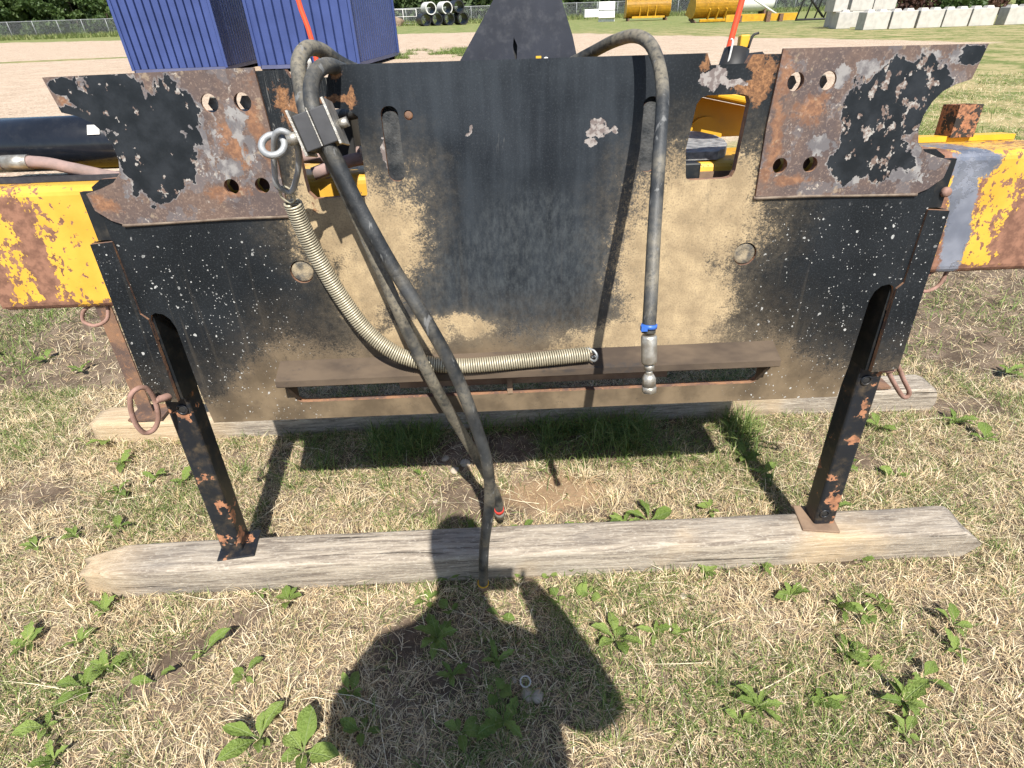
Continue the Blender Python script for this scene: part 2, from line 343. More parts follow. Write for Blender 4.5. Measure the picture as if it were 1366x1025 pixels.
def mat_beam():
    n = NT('beam_yellow_worn'); x, y, z = n.sep()
    w = n.warp(0.05, 6, 0.012, 50)
    ax = n.math('ABSOLUTE', x)
    right = n.math('GREATER_THAN', x, 0)
    nz = n.math('SUBTRACT', n.noise(34, 4, 0.6, n.map((1, 1, 0.8))), 0.5); nz2 = n.math('SUBTRACT', n.noise(120, 3, 0.6), 0.5)
    nn = n.math('ADD', n.math('MULTIPLY', nz, 2.6), n.math('MULTIPLY', nz2, 1.4))
    bands = [(-1.345, 0.88, 0.042, 0.17, -10), (-1.203, 0.92, 0.026, 0.14, 2), (-1.20, 1.03, 0.035, 0.035, 10), (-1.25, 0.795, 0.10, 0.016, 0), (-1.07, .79, .06, .010, 0),
             (1.105, 0.86, 0.030, 0.13, -4), (1.285, 0.89, 0.055, 0.17, -2), (1.02, 0.94, 0.032, 0.22, 0), (1.2, 0.79, 0.2, 0.016, 0), (1.34, 1.03, .05, .05, 0)]
    d = n.blobs(w, bands)
    rust = n.step(n.math('ADD', d, nn), 1.22, 1.14)
    sn = n.noise(70, 3, 0.6, n.map((1.0, 1.0, 0.8), rot=(0, R(25), 0)))
    bias = n.step(d, 4.0, 1.0, 0.035, 0.125)
    rust = n.math('MAXIMUM', rust, n.step(n.math('ADD', sn, bias), 0.665, 0.685))
    yel = n.mix(n.step(n.noise(9, 4), 0.3, 0.7), (0.55, 0.30, 0.036), (0.66, 0.39, 0.055))
    c = n.mix(rust, yel, n.mix(n.step(n.noise(40, 5, 0.7), .35, .65), (0.145, 0.070, 0.045), (0.27, 0.135, 0.085)))
    # bare polished steel stripe beside the coupler, right side only
    st = n.step(n.math('ADD', n.blobs(w, [(1.098, 0.95, 0.036, 0.22, 8), (1.10, 1.06, 0.055, 0.035, 0)]), n.math('MULTIPLY', nn, 0.35)), 1.1, 0.92)
    c = n.mix(st, c, n.mix(n.step(n.noise(12, 4), .3, .7), (0.16, 0.175, 0.215), (0.27, 0.285, 0.33)))
    n.bump(n.math('MULTIPLY', rust, -1), 0.4, 0.002)
    return n.out(c, n.mixf(rust, n.mixf(st, 0.42, 0.36), 0.85), n.math('MULTIPLY', st, 0.5), 0.4)

def mat_plain(name, c1, c2=None, rough=0.6, metal=0.0, sc=12, spec=0.5, bump=0.0):
    n = NT(name)
    c2 = c2 or tuple(v * 0.75 for v in c1)
    v = n.noise(sc, 5, 0.6)
    if bump: n.bump(n.noise(sc * 6, 4, .6), bump, 0.003)
    return n.out(n.mix(n.step(v, 0.3, 0.7), c2, c1), rough, metal, spec)

def mat_hose(dust=0.75, thr=0.44):
    n = NT('hose_rubber'); v = n.noise(16, 6, 0.65); f = n.noise(110, 4, 0.7); w = n.noise(420, 2, 0.5)
    c = n.mix(n.step(v, 0.34, 0.62), (0.014, 0.016, 0.018), (0.045, 0.048, 0.050))
    c = n.mix(n.math('MULTIPLY', n.step(n.noise(6, 5, 0.65, n.map(loc=(4, 2, 1))), thr, thr + 0.24, 0, dust), n.step(f, 0.22, 0.60)), c, (0.235, 0.205, 0.150))
    c = n.mix(n.step(n.noise(60, 3, 0.6, n.map((1, 1, .3))), 0.62, 0.70, 0, 0.6), c, (0.20, 0.20, 0.195))
    n.bump(n.math('ADD', f, n.math('MULTIPLY', w, .6)), 0.4, 0.002)
    return n.out(c, 0.55, 0, 0.4)

def mat_wood():
    n = NT('weathered_timber'); x, y, z = n.sep()
    g = n.noise(12, 8, 0.75, n.map((0.42, 5.0, 5.0)), dist=0.8); g2 = n.noise(60, 5, 0.7, n.map((0.22, 2.4, 2.4)), dist=0.4)
    c = n.mix(n.step(g, 0.30, 0.68), (0.155, 0.127, 0.102), (0.40, 0.345, 0.275))
    c = n.mix(n.step(g2, 0.52, 0.72, 0, 0.55), c, (0.50, 0.45, 0.375))
    cr = n.step(n.noise(12, 3, 0.5, n.map((0.13, 6.5, 6.5), (5, 2, 1))), 0.345, 0.31)
    c = n.mix(n.math('MULTIPLY', cr, 0.85), c, (0.045, 0.036, 0.028))
    kd, kc = n.vor(3.1, n.map((1.0, 3.0, 3.0)))
    knot = n.math('MULTIPLY', n.step(kd, 0.12, 0.07), n.math('GREATER_THAN', n.sep(kc)[0], 0.72))
    c = n.mix(n.math('MULTIPLY', knot, 0.7), c, (0.10, 0.075, 0.055))
    c = n.mix(n.step(n.noise(150, 3, 0.7, n.map((0.5, 1, 1))), 0.50, 0.72, 0, 0.45), c, (0.56, 0.51, 0.43))
    warm = n.math('MAXIMUM', n.step(n.noise(2.2, 4, 0.6, n.map((0.7, 1, 1))), 0.55, 0.72), n.step(x, -1.12, -1.36))
    c = n.mix(n.math('MULTIPLY', warm, 0.5), c, (0.60, 0.43, 0.24))
    grey = n.step(n.noise(3, 4, 0.6, n.map((0.5, 1.5, 1), (9, 3, 3))), 0.5, 0.66)
    c = n.mix(n.math('MULTIPLY', grey, 0.4), c, (0.16, 0.15, 0.145))
    n.bump(n.math('ADD', n.math('MULTIPLY', g, 1.0), n.math('ADD', n.math('MULTIPLY', cr, -1.2), n.math('MULTIPLY', g2, .5))), 0.6, 0.006)
    return n.out(c, 0.9, 0, 0.15)

def mat_ground():
    n = NT('yard_ground'); P = n.t.nodes.new('ShaderNodeNewGeometry').outputs['Position']; x, y, z = n.sep(P)
    nb = n.math('SUBTRACT', n.noise(0.35, 5, 0.6, P), 0.5)
    # where the gravel lot lies
    a = n.math('SUBTRACT', y, 6.5)
    b = n.math('MULTIPLY', n.math('SUBTRACT', n.math('MULTIPLY_ADD', x, -0.39, 57.6), y), 0.9)
    c_ = n.math('MULTIPLY', n.math('SUBTRACT', n.math('MULTIPLY_ADD', x, -1.8, 57.2), y), 0.48)
    d = n.math('MULTIPLY', n.math('SUBTRACT', y, n.math('MULTIPLY_ADD', x, 1.05, 4.6)), 0.68)
    inside = n.math('MINIMUM', n.math('MINIMUM', a, b), n.math('MINIMUM', c_, d))
    lot = n.step(n.math('ADD', inside, n.math('MULTIPLY', nb, n.math('MULTIPLY_ADD', y, 0.10, 1.5))), -0.25, 0.35)
    # grass islands in the lot
    strip = n.vmath('LENGTH', n.map((10, 1.0, 1), (-25.5, 34.2, 0), (0, 0, R(12)), n.vmath('MULTIPLY', P, (1, 1, 0)), 'TEXTURE'))
    isl = n.step(n.math('ADD', strip, n.math('MULTIPLY', nb, 2.0)), 1.1, 0.7)
    thin = n.step(n.noise(0.5, 5, 0.7, n.map((0.35, 1.4, 1), vec=P)), 0.66, 0.74)
    lot = n.math('MULTIPLY', lot, n.math('SUBTRACT', 1.0, n.math('MAXIMUM', isl, n.math('MULTIPLY', thin, 0.55))))
    peb = n.noise(14, 5, 0.75, P); big = n.noise(1.3, 5, 0.6, P); streak = n.noise(0.8, 5, 0.6, n.map((0.3, 1.5, 1), vec=P))
    grav = n.mix(n.step(big, 0.3, 0.7), (0.30, 0.225, 0.160), (0.45, 0.35, 0.265))
    grav = n.mix(n.step(n.noise(4.5, 4, 0.75, P), 0.45, 0.68, 0, 0.6), grav, (0.22, 0.165, 0.115))
    grav = n.mix(n.step(peb, 0.44, 0.60, 0, 0.75), grav, (0.62, 0.485, 0.36))
    gg = n.noise(34, 3, 0.7, P); grav = n.mix(n.step(gg, 0.50, 0.60, 0, 0.6), grav, (0.24, 0.175, 0.12)); grav = n.mix(n.step(gg, 0.45, 0.36, 0, 0.7), grav, (0.74, 0.61, 0.48))
    grav = n.mix(n.step(streak, 0.56, 0.72, 0, 0.45), grav, (0.27, 0.20, 0.14))
    dk = n.vor(3.2, P); grav = n.mix(n.math('LESS_THAN', dk[0], n.math('MULTIPLY', n.math('GREATER_THAN', n.sep(dk[1])[0], 0.80), 0.14)), grav, (0.16, 0.125, 0.09))
    # turf seen from afar
    t1 = n.noise(0.8, 6, 0.7, P); t2 = n.noise(5, 5, 0.8, P)
    mx = n.math('ADD', n.math('MULTIPLY', t1, 0.5), n.math('MULTIPLY', t2, 0.5))
    turf = n.mix(n.step(mx, 0.42, 0.57), (0.115, 0.150, 0.042), (0.34, 0.28, 0.145))
    turf = n.mix(n.step(y, 38, 62, 0, 0.5), turf, n.mix(n.step(t2, .35, .65), (0.10, 0.155, 0.040), (0.17, 0.215, 0.07)))
    # soil under the near grass
    so_ = n.mix(n.step(n.noise(6, 6, 0.65, P), 0.35, 0.7), (0.085, 0.062, 0.044), (0.20, 0.150, 0.108))
    so_ = n.mix(n.step(n.noise(60, 4, 0.7, P), 0.55, 0.75, 0, 0.6), so_, (0.36, 0.285, 0.21))
    sand = n.vmath('LENGTH', n.map((0.22, 0.11, 1), (0.14, 1.48, 0), (0, 0, 0), n.vmath('MULTIPLY', P, (1, 1, 0)), 'TEXTURE'))
    so_ = n.mix(n.step(n.math('ADD', sand, n.math('MULTIPLY', n.math('SUBTRACT', n.noise(9, 4, vec=P), .5), 1.2)), 1.15, 0.6, 0, 0.55), so_, (0.36, 0.24, 0.135))
    near = n.step(y, 4.0, 7.5)
    c = n.mix(near, so_, turf)
    c = n.mix(lot, c, grav)
    h = n.math('ADD', n.math('MULTIPLY', n.noise(40, 6, 0.7, P), 1.0), n.math('MULTIPLY', peb, 1.0))
    n.bump(h, 0.5, 0.012)
    return n.out(c, 0.95, 0, 0.1)

def mat_attr(name, transl=0.25, rough=0.7):
    n = NT(name); at = n.t.nodes.new('ShaderNodeAttribute'); at.attribute_name = 'col'
    n.out(at.outputs['Color'], rough, 0, 0.25)
    if transl:
        tr = n.t.nodes.new('ShaderNodeBsdfTranslucent'); mx = n.t.nodes.new('ShaderNodeMixShader'); mx.inputs[0].default_value = transl
        o = n.t.nodes['Material Output']; n.t.links.new(at.outputs['Color'], tr.inputs[0])
        n.t.links.new(n.b.outputs[0], mx.inputs[1]); n.t.links.new(tr.outputs[0], mx.inputs[2]); n.t.links.new(mx.outputs[0], o.inputs[0])
    return n.mat
def mat_leaf(name, c1, c2, transl=0.3, rough=0.5, sc=20, rnd=0.5):
    n = NT(name); oi = n.t.nodes.new('ShaderNodeObjectInfo').outputs['Random']
    f = n.math('ADD', n.math('MULTIPLY', n.noise(sc, 4, 0.6), 1 - rnd), n.math('MULTIPLY', oi, rnd))
    c = n.mix(n.step(f, 0.15, 0.85), c1, c2)
    n.out(c, rough, 0, 0.4)
    tr = n.t.nodes.new('ShaderNodeBsdfTranslucent'); mx = n.t.nodes.new('ShaderNodeMixShader'); mx.inputs[0].default_value = transl
    n.t.links.new(c, tr.inputs[0]); n.t.links.new(n.b.outputs[0], mx.inputs[1]); n.t.links.new(tr.outputs[0], mx.inputs[2])
    n.t.links.new(mx.outputs[0], n.t.nodes['Material Output'].inputs[0])
    return n.mat

M = {}
M['plate'] = mat_main_plate()
M['edge'] = mat_rust('worn_cut_edge', (1.5, 1.45, 1.4), 2.0)
M['rust'] = mat_rust('rusty_steel'); M['rustpink'] = mat_plain('rusty_pin_rod', (0.34, 0.205, 0.165), (0.20, 0.115, 0.085), 0.8, 0, 30, 0.3, 0.2)
M['earL'] = mat_ear('ear_worn_paint', [(-0.79, 1.245, 0.095, 0.060, -12), (-0.80, 1.17, 0.075, 0.055, 0), (-0.76, 1.125, 0.075, 0.045, 20), (-0.715, 1.15, .05, .05, 0), (-0.905, 1.290, 0.024, 0.014, 0), (-0.87, 1.235, 0.05, 0.016, -15), (-.715, 1.235, .04, .05, 0)],
                    [(-0.60, 1.17, 0.03, 0.07, 10), (-0.535, 1.20, 0.02, 0.10, 0), (-0.64, 1.07, 0.05, 0.02, 0), (-0.91, 1.255, 0.015, 0.02, 0), (-.9, 1.06, .03, .02, 0)],
                    [(-0.66, 1.20, 0.07, 0.07, 30), (-0.88, 1.275, 0.04, 0.03, 0), (-0.62, 1.12, 0.07, 0.04, 0), (-0.80, 1.09, 0.06, 0.02, 0), (-.84, 1.145, .02, .04, 0), (-.57, 1.20, .03, .05, 20)])
M['earR'] = mat_ear('ear_worn_paint_b', [(0.80, 1.235, 0.105, 0.048, 4), (0.77, 1.17, 0.085, 0.065, 0), (0.775, 1.105, 0.075, 0.048, 0), (0.905, 1.285, 0.035, 0.018, 0), (0.70, 1.19, .03, .05, 0), (.71, 1.10, .035, .05, 0)],
                    [(0.60, 1.20, 0.04, 0.04, 0), (0.540, 1.12, 0.02, 0.12, 0), (0.532, 1.26, 0.022, 0.05, 0), (0.60, 1.06, 0.05, 0.018, 0)],
                    [(0.64, 1.13, 0.06, 0.035, 25), (0.72, 1.275, 0.05, 0.022, 0), (0.88, 1.285, 0.07, 0.018, 0), (0.83, 1.055, 0.08, 0.022, 0), (0.85, 1.10, 0.02, 0.05, 20), (.72, 1.06, .04, .03, 0), (.655, 1.265, .03, .03, 0)])
M['black'] = mat_painted('strip_black_paint', (0.009, 0.011, 0.013), 0.45, 1.6, 0.665, 0.02, (0.09, 0.075, 0.055), 0.45)
M['jack'] = mat_painted('jack_black_paint', (0.012, 0.014, 0.018), 0.40, 1.5, 0.575, 0.012, (0.16, 0.115, 0.065), 0.5)
M['beam'] = mat_beam()
M['yellow'] = mat_painted('yellow_paint', (0.66, 0.37, 0.025), 0.45, 1.2, 0.66, 0.02, (0.30, 0.20, 0.06), 0.3)
def mat_lip():
    n = NT('lip_dusty_steel'); a = n.noise(7, 5, 0.65, n.map((0.5, 1, 1))); f = n.noise(70, 3, 0.7)
    c = n.mix(n.step(a, 0.34, 0.62), (0.060, 0.046, 0.036), (0.118, 0.088, 0.062))
    c = n.mix(n.math('MULTIPLY', n.step(n.noise(12, 4, 0.7, n.map((0.4, 1, 1), (3, 1, 2))), 0.55, 0.70), n.step(f, .35, .6)), c, (0.045, 0.040, 0.038))
    n.bump(f, 0.3, 0.002); return n.out(c, 0.92, 0, 0.15)
M['lip'] = mat_lip()
M['weld'] = mat_plain('weld_bead', (0.26, 0.205, 0.155), (0.12, 0.085, 0.065), 0.7, 0, 30, 0.3)
M['filler'] = mat_plain('scuffed_filler', (0.075, 0.075, 0.072), (0.014, 0.017, 0.020), 0.45, 0.1, 34, 0.4, 0.4)
M['plug'] = mat_plain('dusty_plug', (0.34, 0.275, 0.18), (0.055, 0.057, 0.058), 0.75, 0.0, 48, 0.3, 0.5)
M['hose'] = mat_hose(0.6); M['hose_dusty'] = mat_hose(0.8, 0.36)
M['hosepink'] = mat_plain('faded_red_hose', (0.33, 0.225, 0.20), (0.20, 0.15, 0.135), 0.85, 0, 25, 0.2)
M['spring'] = mat_plain('zinc_spring_wire', (0.50, 0.45, 0.33), (0.36, 0.32, 0.23), 0.5, 0.4, 20)
M['zinc'] = mat_plain('galvanised_steel', (0.40, 0.41, 0.41), (0.27, 0.28, 0.285), 0.55, 0.35, 40, 0.5, 0.2)
M['fitting'] = mat_plain('plated_fitting', (0.52, 0.50, 0.45), (0.30, 0.27, 0.22), 0.42, 0.65, 60, 0.5, 0.25)
M['plastic'] = mat_plain('black_clamp_plastic', (0.055, 0.055, 0.058), (0.035, 0.035, 0.037), 0.55, 0, 20, 0.4)
M['bluetie'] = mat_plain('blue_cable_tie', (0.05, 0.16, 0.55), (0.04, 0.13, 0.46), 0.4)
M['redband'] = mat_plain('red_band', (0.55, 0.05, 0.03), (0.42, 0.04, 0.03), 0.5)
M['cyl'] = mat_painted('cylinder_black_paint', (0.011, 0.013, 0.018), 0.18, 2.0, 0.80, 0.02, (0.05, 0.05, 0.05), 0.25)
M['orange'] = mat_plain('orange_marker', (0.80, 0.085, 0.028), (0.66, 0.06, 0.02), 0.5)
M['wood'] = mat_wood()
M['ground'] = mat_ground()
M['white'] = mat_plain('off_white_paint', (0.72, 0.71, 0.68), (0.55, 0.53, 0.49), 0.6)
M['dark'] = mat_plain('dark_metal', (0.022, 0.021, 0.020), (0.012, 0.012, 0.012), 0.6)
M['trap'] = mat_painted('mast_black_paint', (0.024, 0.026, 0.035), 0.42, 2.2, 0.735, 0.012, (0.085, 0.085, 0.092), 0.5)
M['grey'] = mat_plain('worn_grey_plate', (0.34, 0.335, 0.325), (0.11, 0.11, 0.115), 0.65, 0.1, 45, 0.5, 0.3)
M['brown'] = mat_plain('dusty_brown_steel', (0.26, 0.18, 0.12), (0.15, 0.10, 0.07), 0.9, 0, 14, 0.2, 0.3)

# ------------------------------------------------------------------ setting: the ground sheet
def vnoise(x, y, seed=0):
    xi = np.floor(x).astype(np.int64); yi = np.floor(y).astype(np.int64); fx = x - xi; fy = y - yi
    fx = fx * fx * (3 - 2 * fx); fy = fy * fy * (3 - 2 * fy)
    def h(a, b):
        v = (a * 374761393 + b * 668265263 + seed * 974634777) & 0x7fffffff
        v = ((v ^ (v >> 13)) * 1274126177) & 0x7fffffff
        return ((v ^ (v >> 16)) & 0xffff) / 65535.0
    return (h(xi, yi) * (1 - fx) + h(xi + 1, yi) * fx) * (1 - fy) + (h(xi, yi + 1) * (1 - fx) + h(xi + 1, yi + 1) * fx) * fy
def fbm(x, y, seed=0, o=4):
    s = 0; a = 0.5
    for i in range(o): s = s + a * vnoise(x * 2 ** i, y * 2 ** i, seed + i); a *= 0.5
    return s / (1 - 0.5 ** o)
def gz(x, y):
    """ground height"""
    x = np.asarray(x, float); y = np.asarray(y, float)
    fade = np.clip((9 - np.hypot(x, y - 1.3)) / 5, 0, 1)
    return fade * (0.030 * (fbm(x * 2.2, y * 2.2, 3) - 0.5) + 0.016 * (fbm(x * 11, y * 11, 9, 3) - 0.5))
def axis(lo, hi, c0, c1, n):
    core = np.linspace(c0, c1, n)
    k = 34
    left = c0 - (np.geomspace(1, 1 + (c0 - lo), k)[1:] - 1); right = c1 + (np.geomspace(1, 1 + (hi - c1), k)[1:] - 1)
    return np.concatenate([left[::-1], core, right])
gx = axis(-420, 420, -3.2, 3.2, 190); gy = axis(-120, 620, 0.1, 4.2, 130)
XX, YY = np.meshgrid(gx, gy); ZZ = gz(XX, YY)
nx, ny = len(gx), len(gy)
verts = np.stack([XX, YY, ZZ], -1).reshape(-1, 3)
idx = np.arange(nx * ny).reshape(ny, nx)
faces = np.stack([idx[:-1, :-1], idx[:-1, 1:], idx[1:, 1:], idx[1:, :-1]], -1).reshape(-1, 4)
me = bpy.data.meshes.new('ground'); me.from_pydata(verts.tolist(), [], faces.tolist())
tag(link_obj('ground', me, M['ground'], smooth=True), kind='structure')

# ------------------------------------------------------------------ timbers
def timber(name, label, x0, x1, y0, w, h, yaw, zc, tipL, tipR, seed, cut=0.0):
    bm = bmesh.new(); nx_, nc = 120, 20
    rings = []
    for i in range(nx_ + 1):
        t = i / nx_; x = x0 + (x1 - x0) * t; ring = []
        for k in range(nc):
            a = 2 * math.pi * (k + 0.5) / nc
            # superellipse section: a sawn timber with worn corners
            ca, sa = math.cos(a), math.sin(a); e = 0.22
            yy = math.copysign(abs(ca) ** e, ca) * w / 2; zz = math.copysign(abs(sa) ** e, sa) * h / 2
            q = Vector((x * 1.2, yy * 9 + seed, zz * 9))
            d = 0.006 * mnoise.fractal(q, 1.0, 2.0, 4) + 0.003 * mnoise.noise(Vector((x * 4, yy * 60, zz * 60)))
            yy += d * ca; zz += d * sa
            dl, dr = (x - x0), (x1 - x); sh = 1.0
            xo = 0.0
            if dl < tipL:
                s = (dl / tipL) ** 0.6; zz = -h / 2 + (zz + h / 2) * (0.42 + 0.58 * s); yy = yy * (0.25 + 0.75 * s) + (1 - s) * 0.02
                cut = 0.5 + 0.9 * mnoise.noise(Vector((yy * 26, zz * 26, seed))) + 0.35 * (zz / h + 0.5); xo = max(0.0, tipL * 0.55 * max(0, cut) - dl) - 0.02 * mnoise.noise(Vector((yy * 90, zz * 90, seed)))
            if dr < tipR:
                s = (dr / tipR) ** 0.5; zz = -h / 2 + (zz + h / 2) * (0.62 + 0.38 * s)
                cut = 0.45 + 1.0 * mnoise.noise(Vector((yy * 24, zz * 24, seed + 4))) + 0.5 * (zz / h + 0.5); xo = -max(0.0, tipR * 0.7 * max(0, cut) - dr)
            ring.append(bm.verts.new((x + xo, yy, zz)))
        rings.append(ring)
    for i in range(nx_):
        for k in range(nc):
            f = bm.faces.new((rings[i][k], rings[i][(k + 1) % nc], rings[i + 1][(k + 1) % nc], rings[i + 1][k])); f.smooth = True
    bm.faces.new(rings[0]); bm.faces.new(rings[-1][::-1]); bmesh.ops.recalc_face_normals(bm, faces=bm.faces)
    o = obj(name, bm, M['wood']); o.location = (0, y0 + w / 2, zc); o.rotation_euler = (0, 0, yaw)
    return tag(o, label, 'timber', 'timbers under the attachment')
timber('timber', 'long weathered grey timber in front, carrying the two black jack feet', -1.44, 1.475, 1.107, 0.118, 0.128, R(0.85), 0.056, 0.20, 0.09, 1.0)
timber('timber', 'weathered timber half in shade behind, under the rear of the attachment', -1.86, 1.86, 1.885, 0.13, 0.125, R(0.6), 0.045, 0.08, 0.05, 7.0)

# ------------------------------------------------------------------ the attachment
ATT = thing('loader_attachment', 'worn black and yellow steel loader attachment standing on two timbers', 'attachment', (0.04, 1.14, 0.12), (-R(5.5), 0, R(0.8)))
TH = 0.020
# coupler plate with windows, slots, pin openings
half = [(0.838, 0.492), (0.846, 0.585), (0.850, 0.765), (0.857, 0.788), (0.870, 0.802), (0.888, 0.806), (0.900, 0.800), (0.905, 0.786), (0.905, 0.735), (0.925, 0.730), (0.925, 1.095), (0.900, 1.11), (0.62, 1.12), (0.60, 1.298), (0.466, 1.300), (0.458, 1.285), (0.384, 1.284), (0.374, 1.305)]
outl = [(x, z) for x, z in half] + [(-x, z + 0.003) for x, z in half[::-1]]
def window(s):
    w = [(0.357, 1.078), (0.360, 1.068), (0.370, 1.065), (0.448, 1.066), (0.460, 1.069), (0.466, 1.082), (0.474, 1.200), (0.475, 1.214), (0.470, 1.226), (0.458, 1.230), (0.385, 1.230), (0.372, 1.226), (0.364, 1.214), (0.352, 1.13)]
    if s < 0: w = [(0.340, 1.062), (0.345, 1.056), (0.40, 1.058), (0.455, 1.056), (0.468, 1.070), (0.470, 1.10), (0.470, 1.19), (0.462, 1.215), (0.445, 1.228), (0.415, 1.236), (0.385, 1.232), (0.352, 1.228), (0.336, 1.215), (0.338, 1.16)]
    return [(s * x, z) for x, z in w]
holes = [window(1), window(-1)]
for s in (-1, 1):
    holes.append([(s * x, z) for x, z in rrect(0.253, 0.289, 1.086, 1.232, 0.016)])
    holes.append(circ(s * 0.519, 0.895, 0.027))
    for hx in (0.56, 0.626):
        holes.append(circ(s * hx, 1.249, 0.022)); holes.append(circ(s * hx, 1.089, 0.020))
holes.append(circ(-0.232, 1.214, 0.0095, n=14))
holes.append(rrect(-0.610, 0.615, 0.546, 0.597, 0.0245))
slab('coupler_plate', outl, holes, 0.0, TH, [M['plate'], M['edge']], ATT)
cp = [c for c in ATT.children][0]
# plugs and slot fillers sit a little below the face
def disc(name, cx, cz, r, y0, y1, mat, parent, dome=0.0):
    bm = bmesh.new(); n_ = 24; rr = [(r, y1), (r, y0 + 0.004), (r * 0.88, y0), (r * 0.45, y0 - dome)]
    rings = [[bm.verts.new((cx + q * math.cos(2 * math.pi * k / n_), yy, cz + q * math.sin(2 * math.pi * k / n_))) for k in range(n_)] for q, yy in rr]
    for a, b in zip(rings[:-1], rings[1:]):
        for k in range(n_): bm.faces.new((a[k], a[(k + 1) % n_], b[(k + 1) % n_], b[k]))
    bm.faces.new(rings[-1]); bm.faces.new(rings[0][::-1]); bmesh.ops.recalc_face_normals(bm, faces=bm.faces)
    return obj(name, bm, mat, parent, True)
for s in (-1, 1):
    disc('pivot_plug', s * 0.519, 0.895, 0.0262, 0.0035, 0.03, M['plug'], cp, -0.003)
    # vertical slot: filled flush from behind, scuffed and a little sunk
    slab('slot_filler', [(s * x, z) for x, z in rrect(0.2535, 0.2885, 1.0865, 1.222, 0.015)], [], 0.0085, 0.024, [M['filler'], M['edge']], cp)
    box('slot_backing', (s * 0.271, 0.034, 1.158), (0.07, 0.010, 0.18), M['dark'], cp)  # dark box added so the slot's open top reads as a shaded recess
disc('hole_plug', -0.232, 1.214, 0.0093, 0.002, 0.02, M['rust'], cp, 0.001)
# ears: thicker bolted-on plates with hooked outer ends
earo = [(0.518, 1.026), (0.885, 1.020), (0.905, 1.028), (0.932, 1.050), (0.937, 1.086), (0.905, 1.094), (0.872, 1.106), (0.852, 1.124), (0.844, 1.150), (0.846, 1.178), (0.856, 1.203), (0.872, 1.222), (0.895, 1.234), (0.924, 1.242), (0.936, 1.304), (0.523, 1.308), (0.516, 1.17)]
for s in (-1, 1):
    hl = []
    for hx in (0.56, 0.626):
        hl.append(circ(s * hx, 1.249, 0.0172)); hl.append(circ(s * hx, 1.089, 0.0158))
    slab('ear_plate', [(s * x, z) for x, z in earo], hl, -0.0065, -0.0005, [M['earL' if s < 0 else 'earR'], M['edge']], ATT)
    tube('weld_bead', [(s * 0.515, -0.002, 1.022), (s * 0.64, -0.003, 1.0225), (s * 0.76, -0.002, 1.0195), (s * 0.885, -0.003, 1.0165)], 0.0045, M['weld'], ATT, 8, n=14)
    # bolts stand behind the holes
    for hx in (0.56, 0.626):
        for hz in (1.249, 1.089):
            bm = bmesh.new(); add_tube(bm, [(s * (hx + 0.012), 0.045, hz - 0.002), (s * (hx + 0.012), 0.075, hz - 0.002)], 0.015, 6)
            obj('bolt_head', bm, M['fitting'] if hz > 1.2 else M['rust'], ATT)
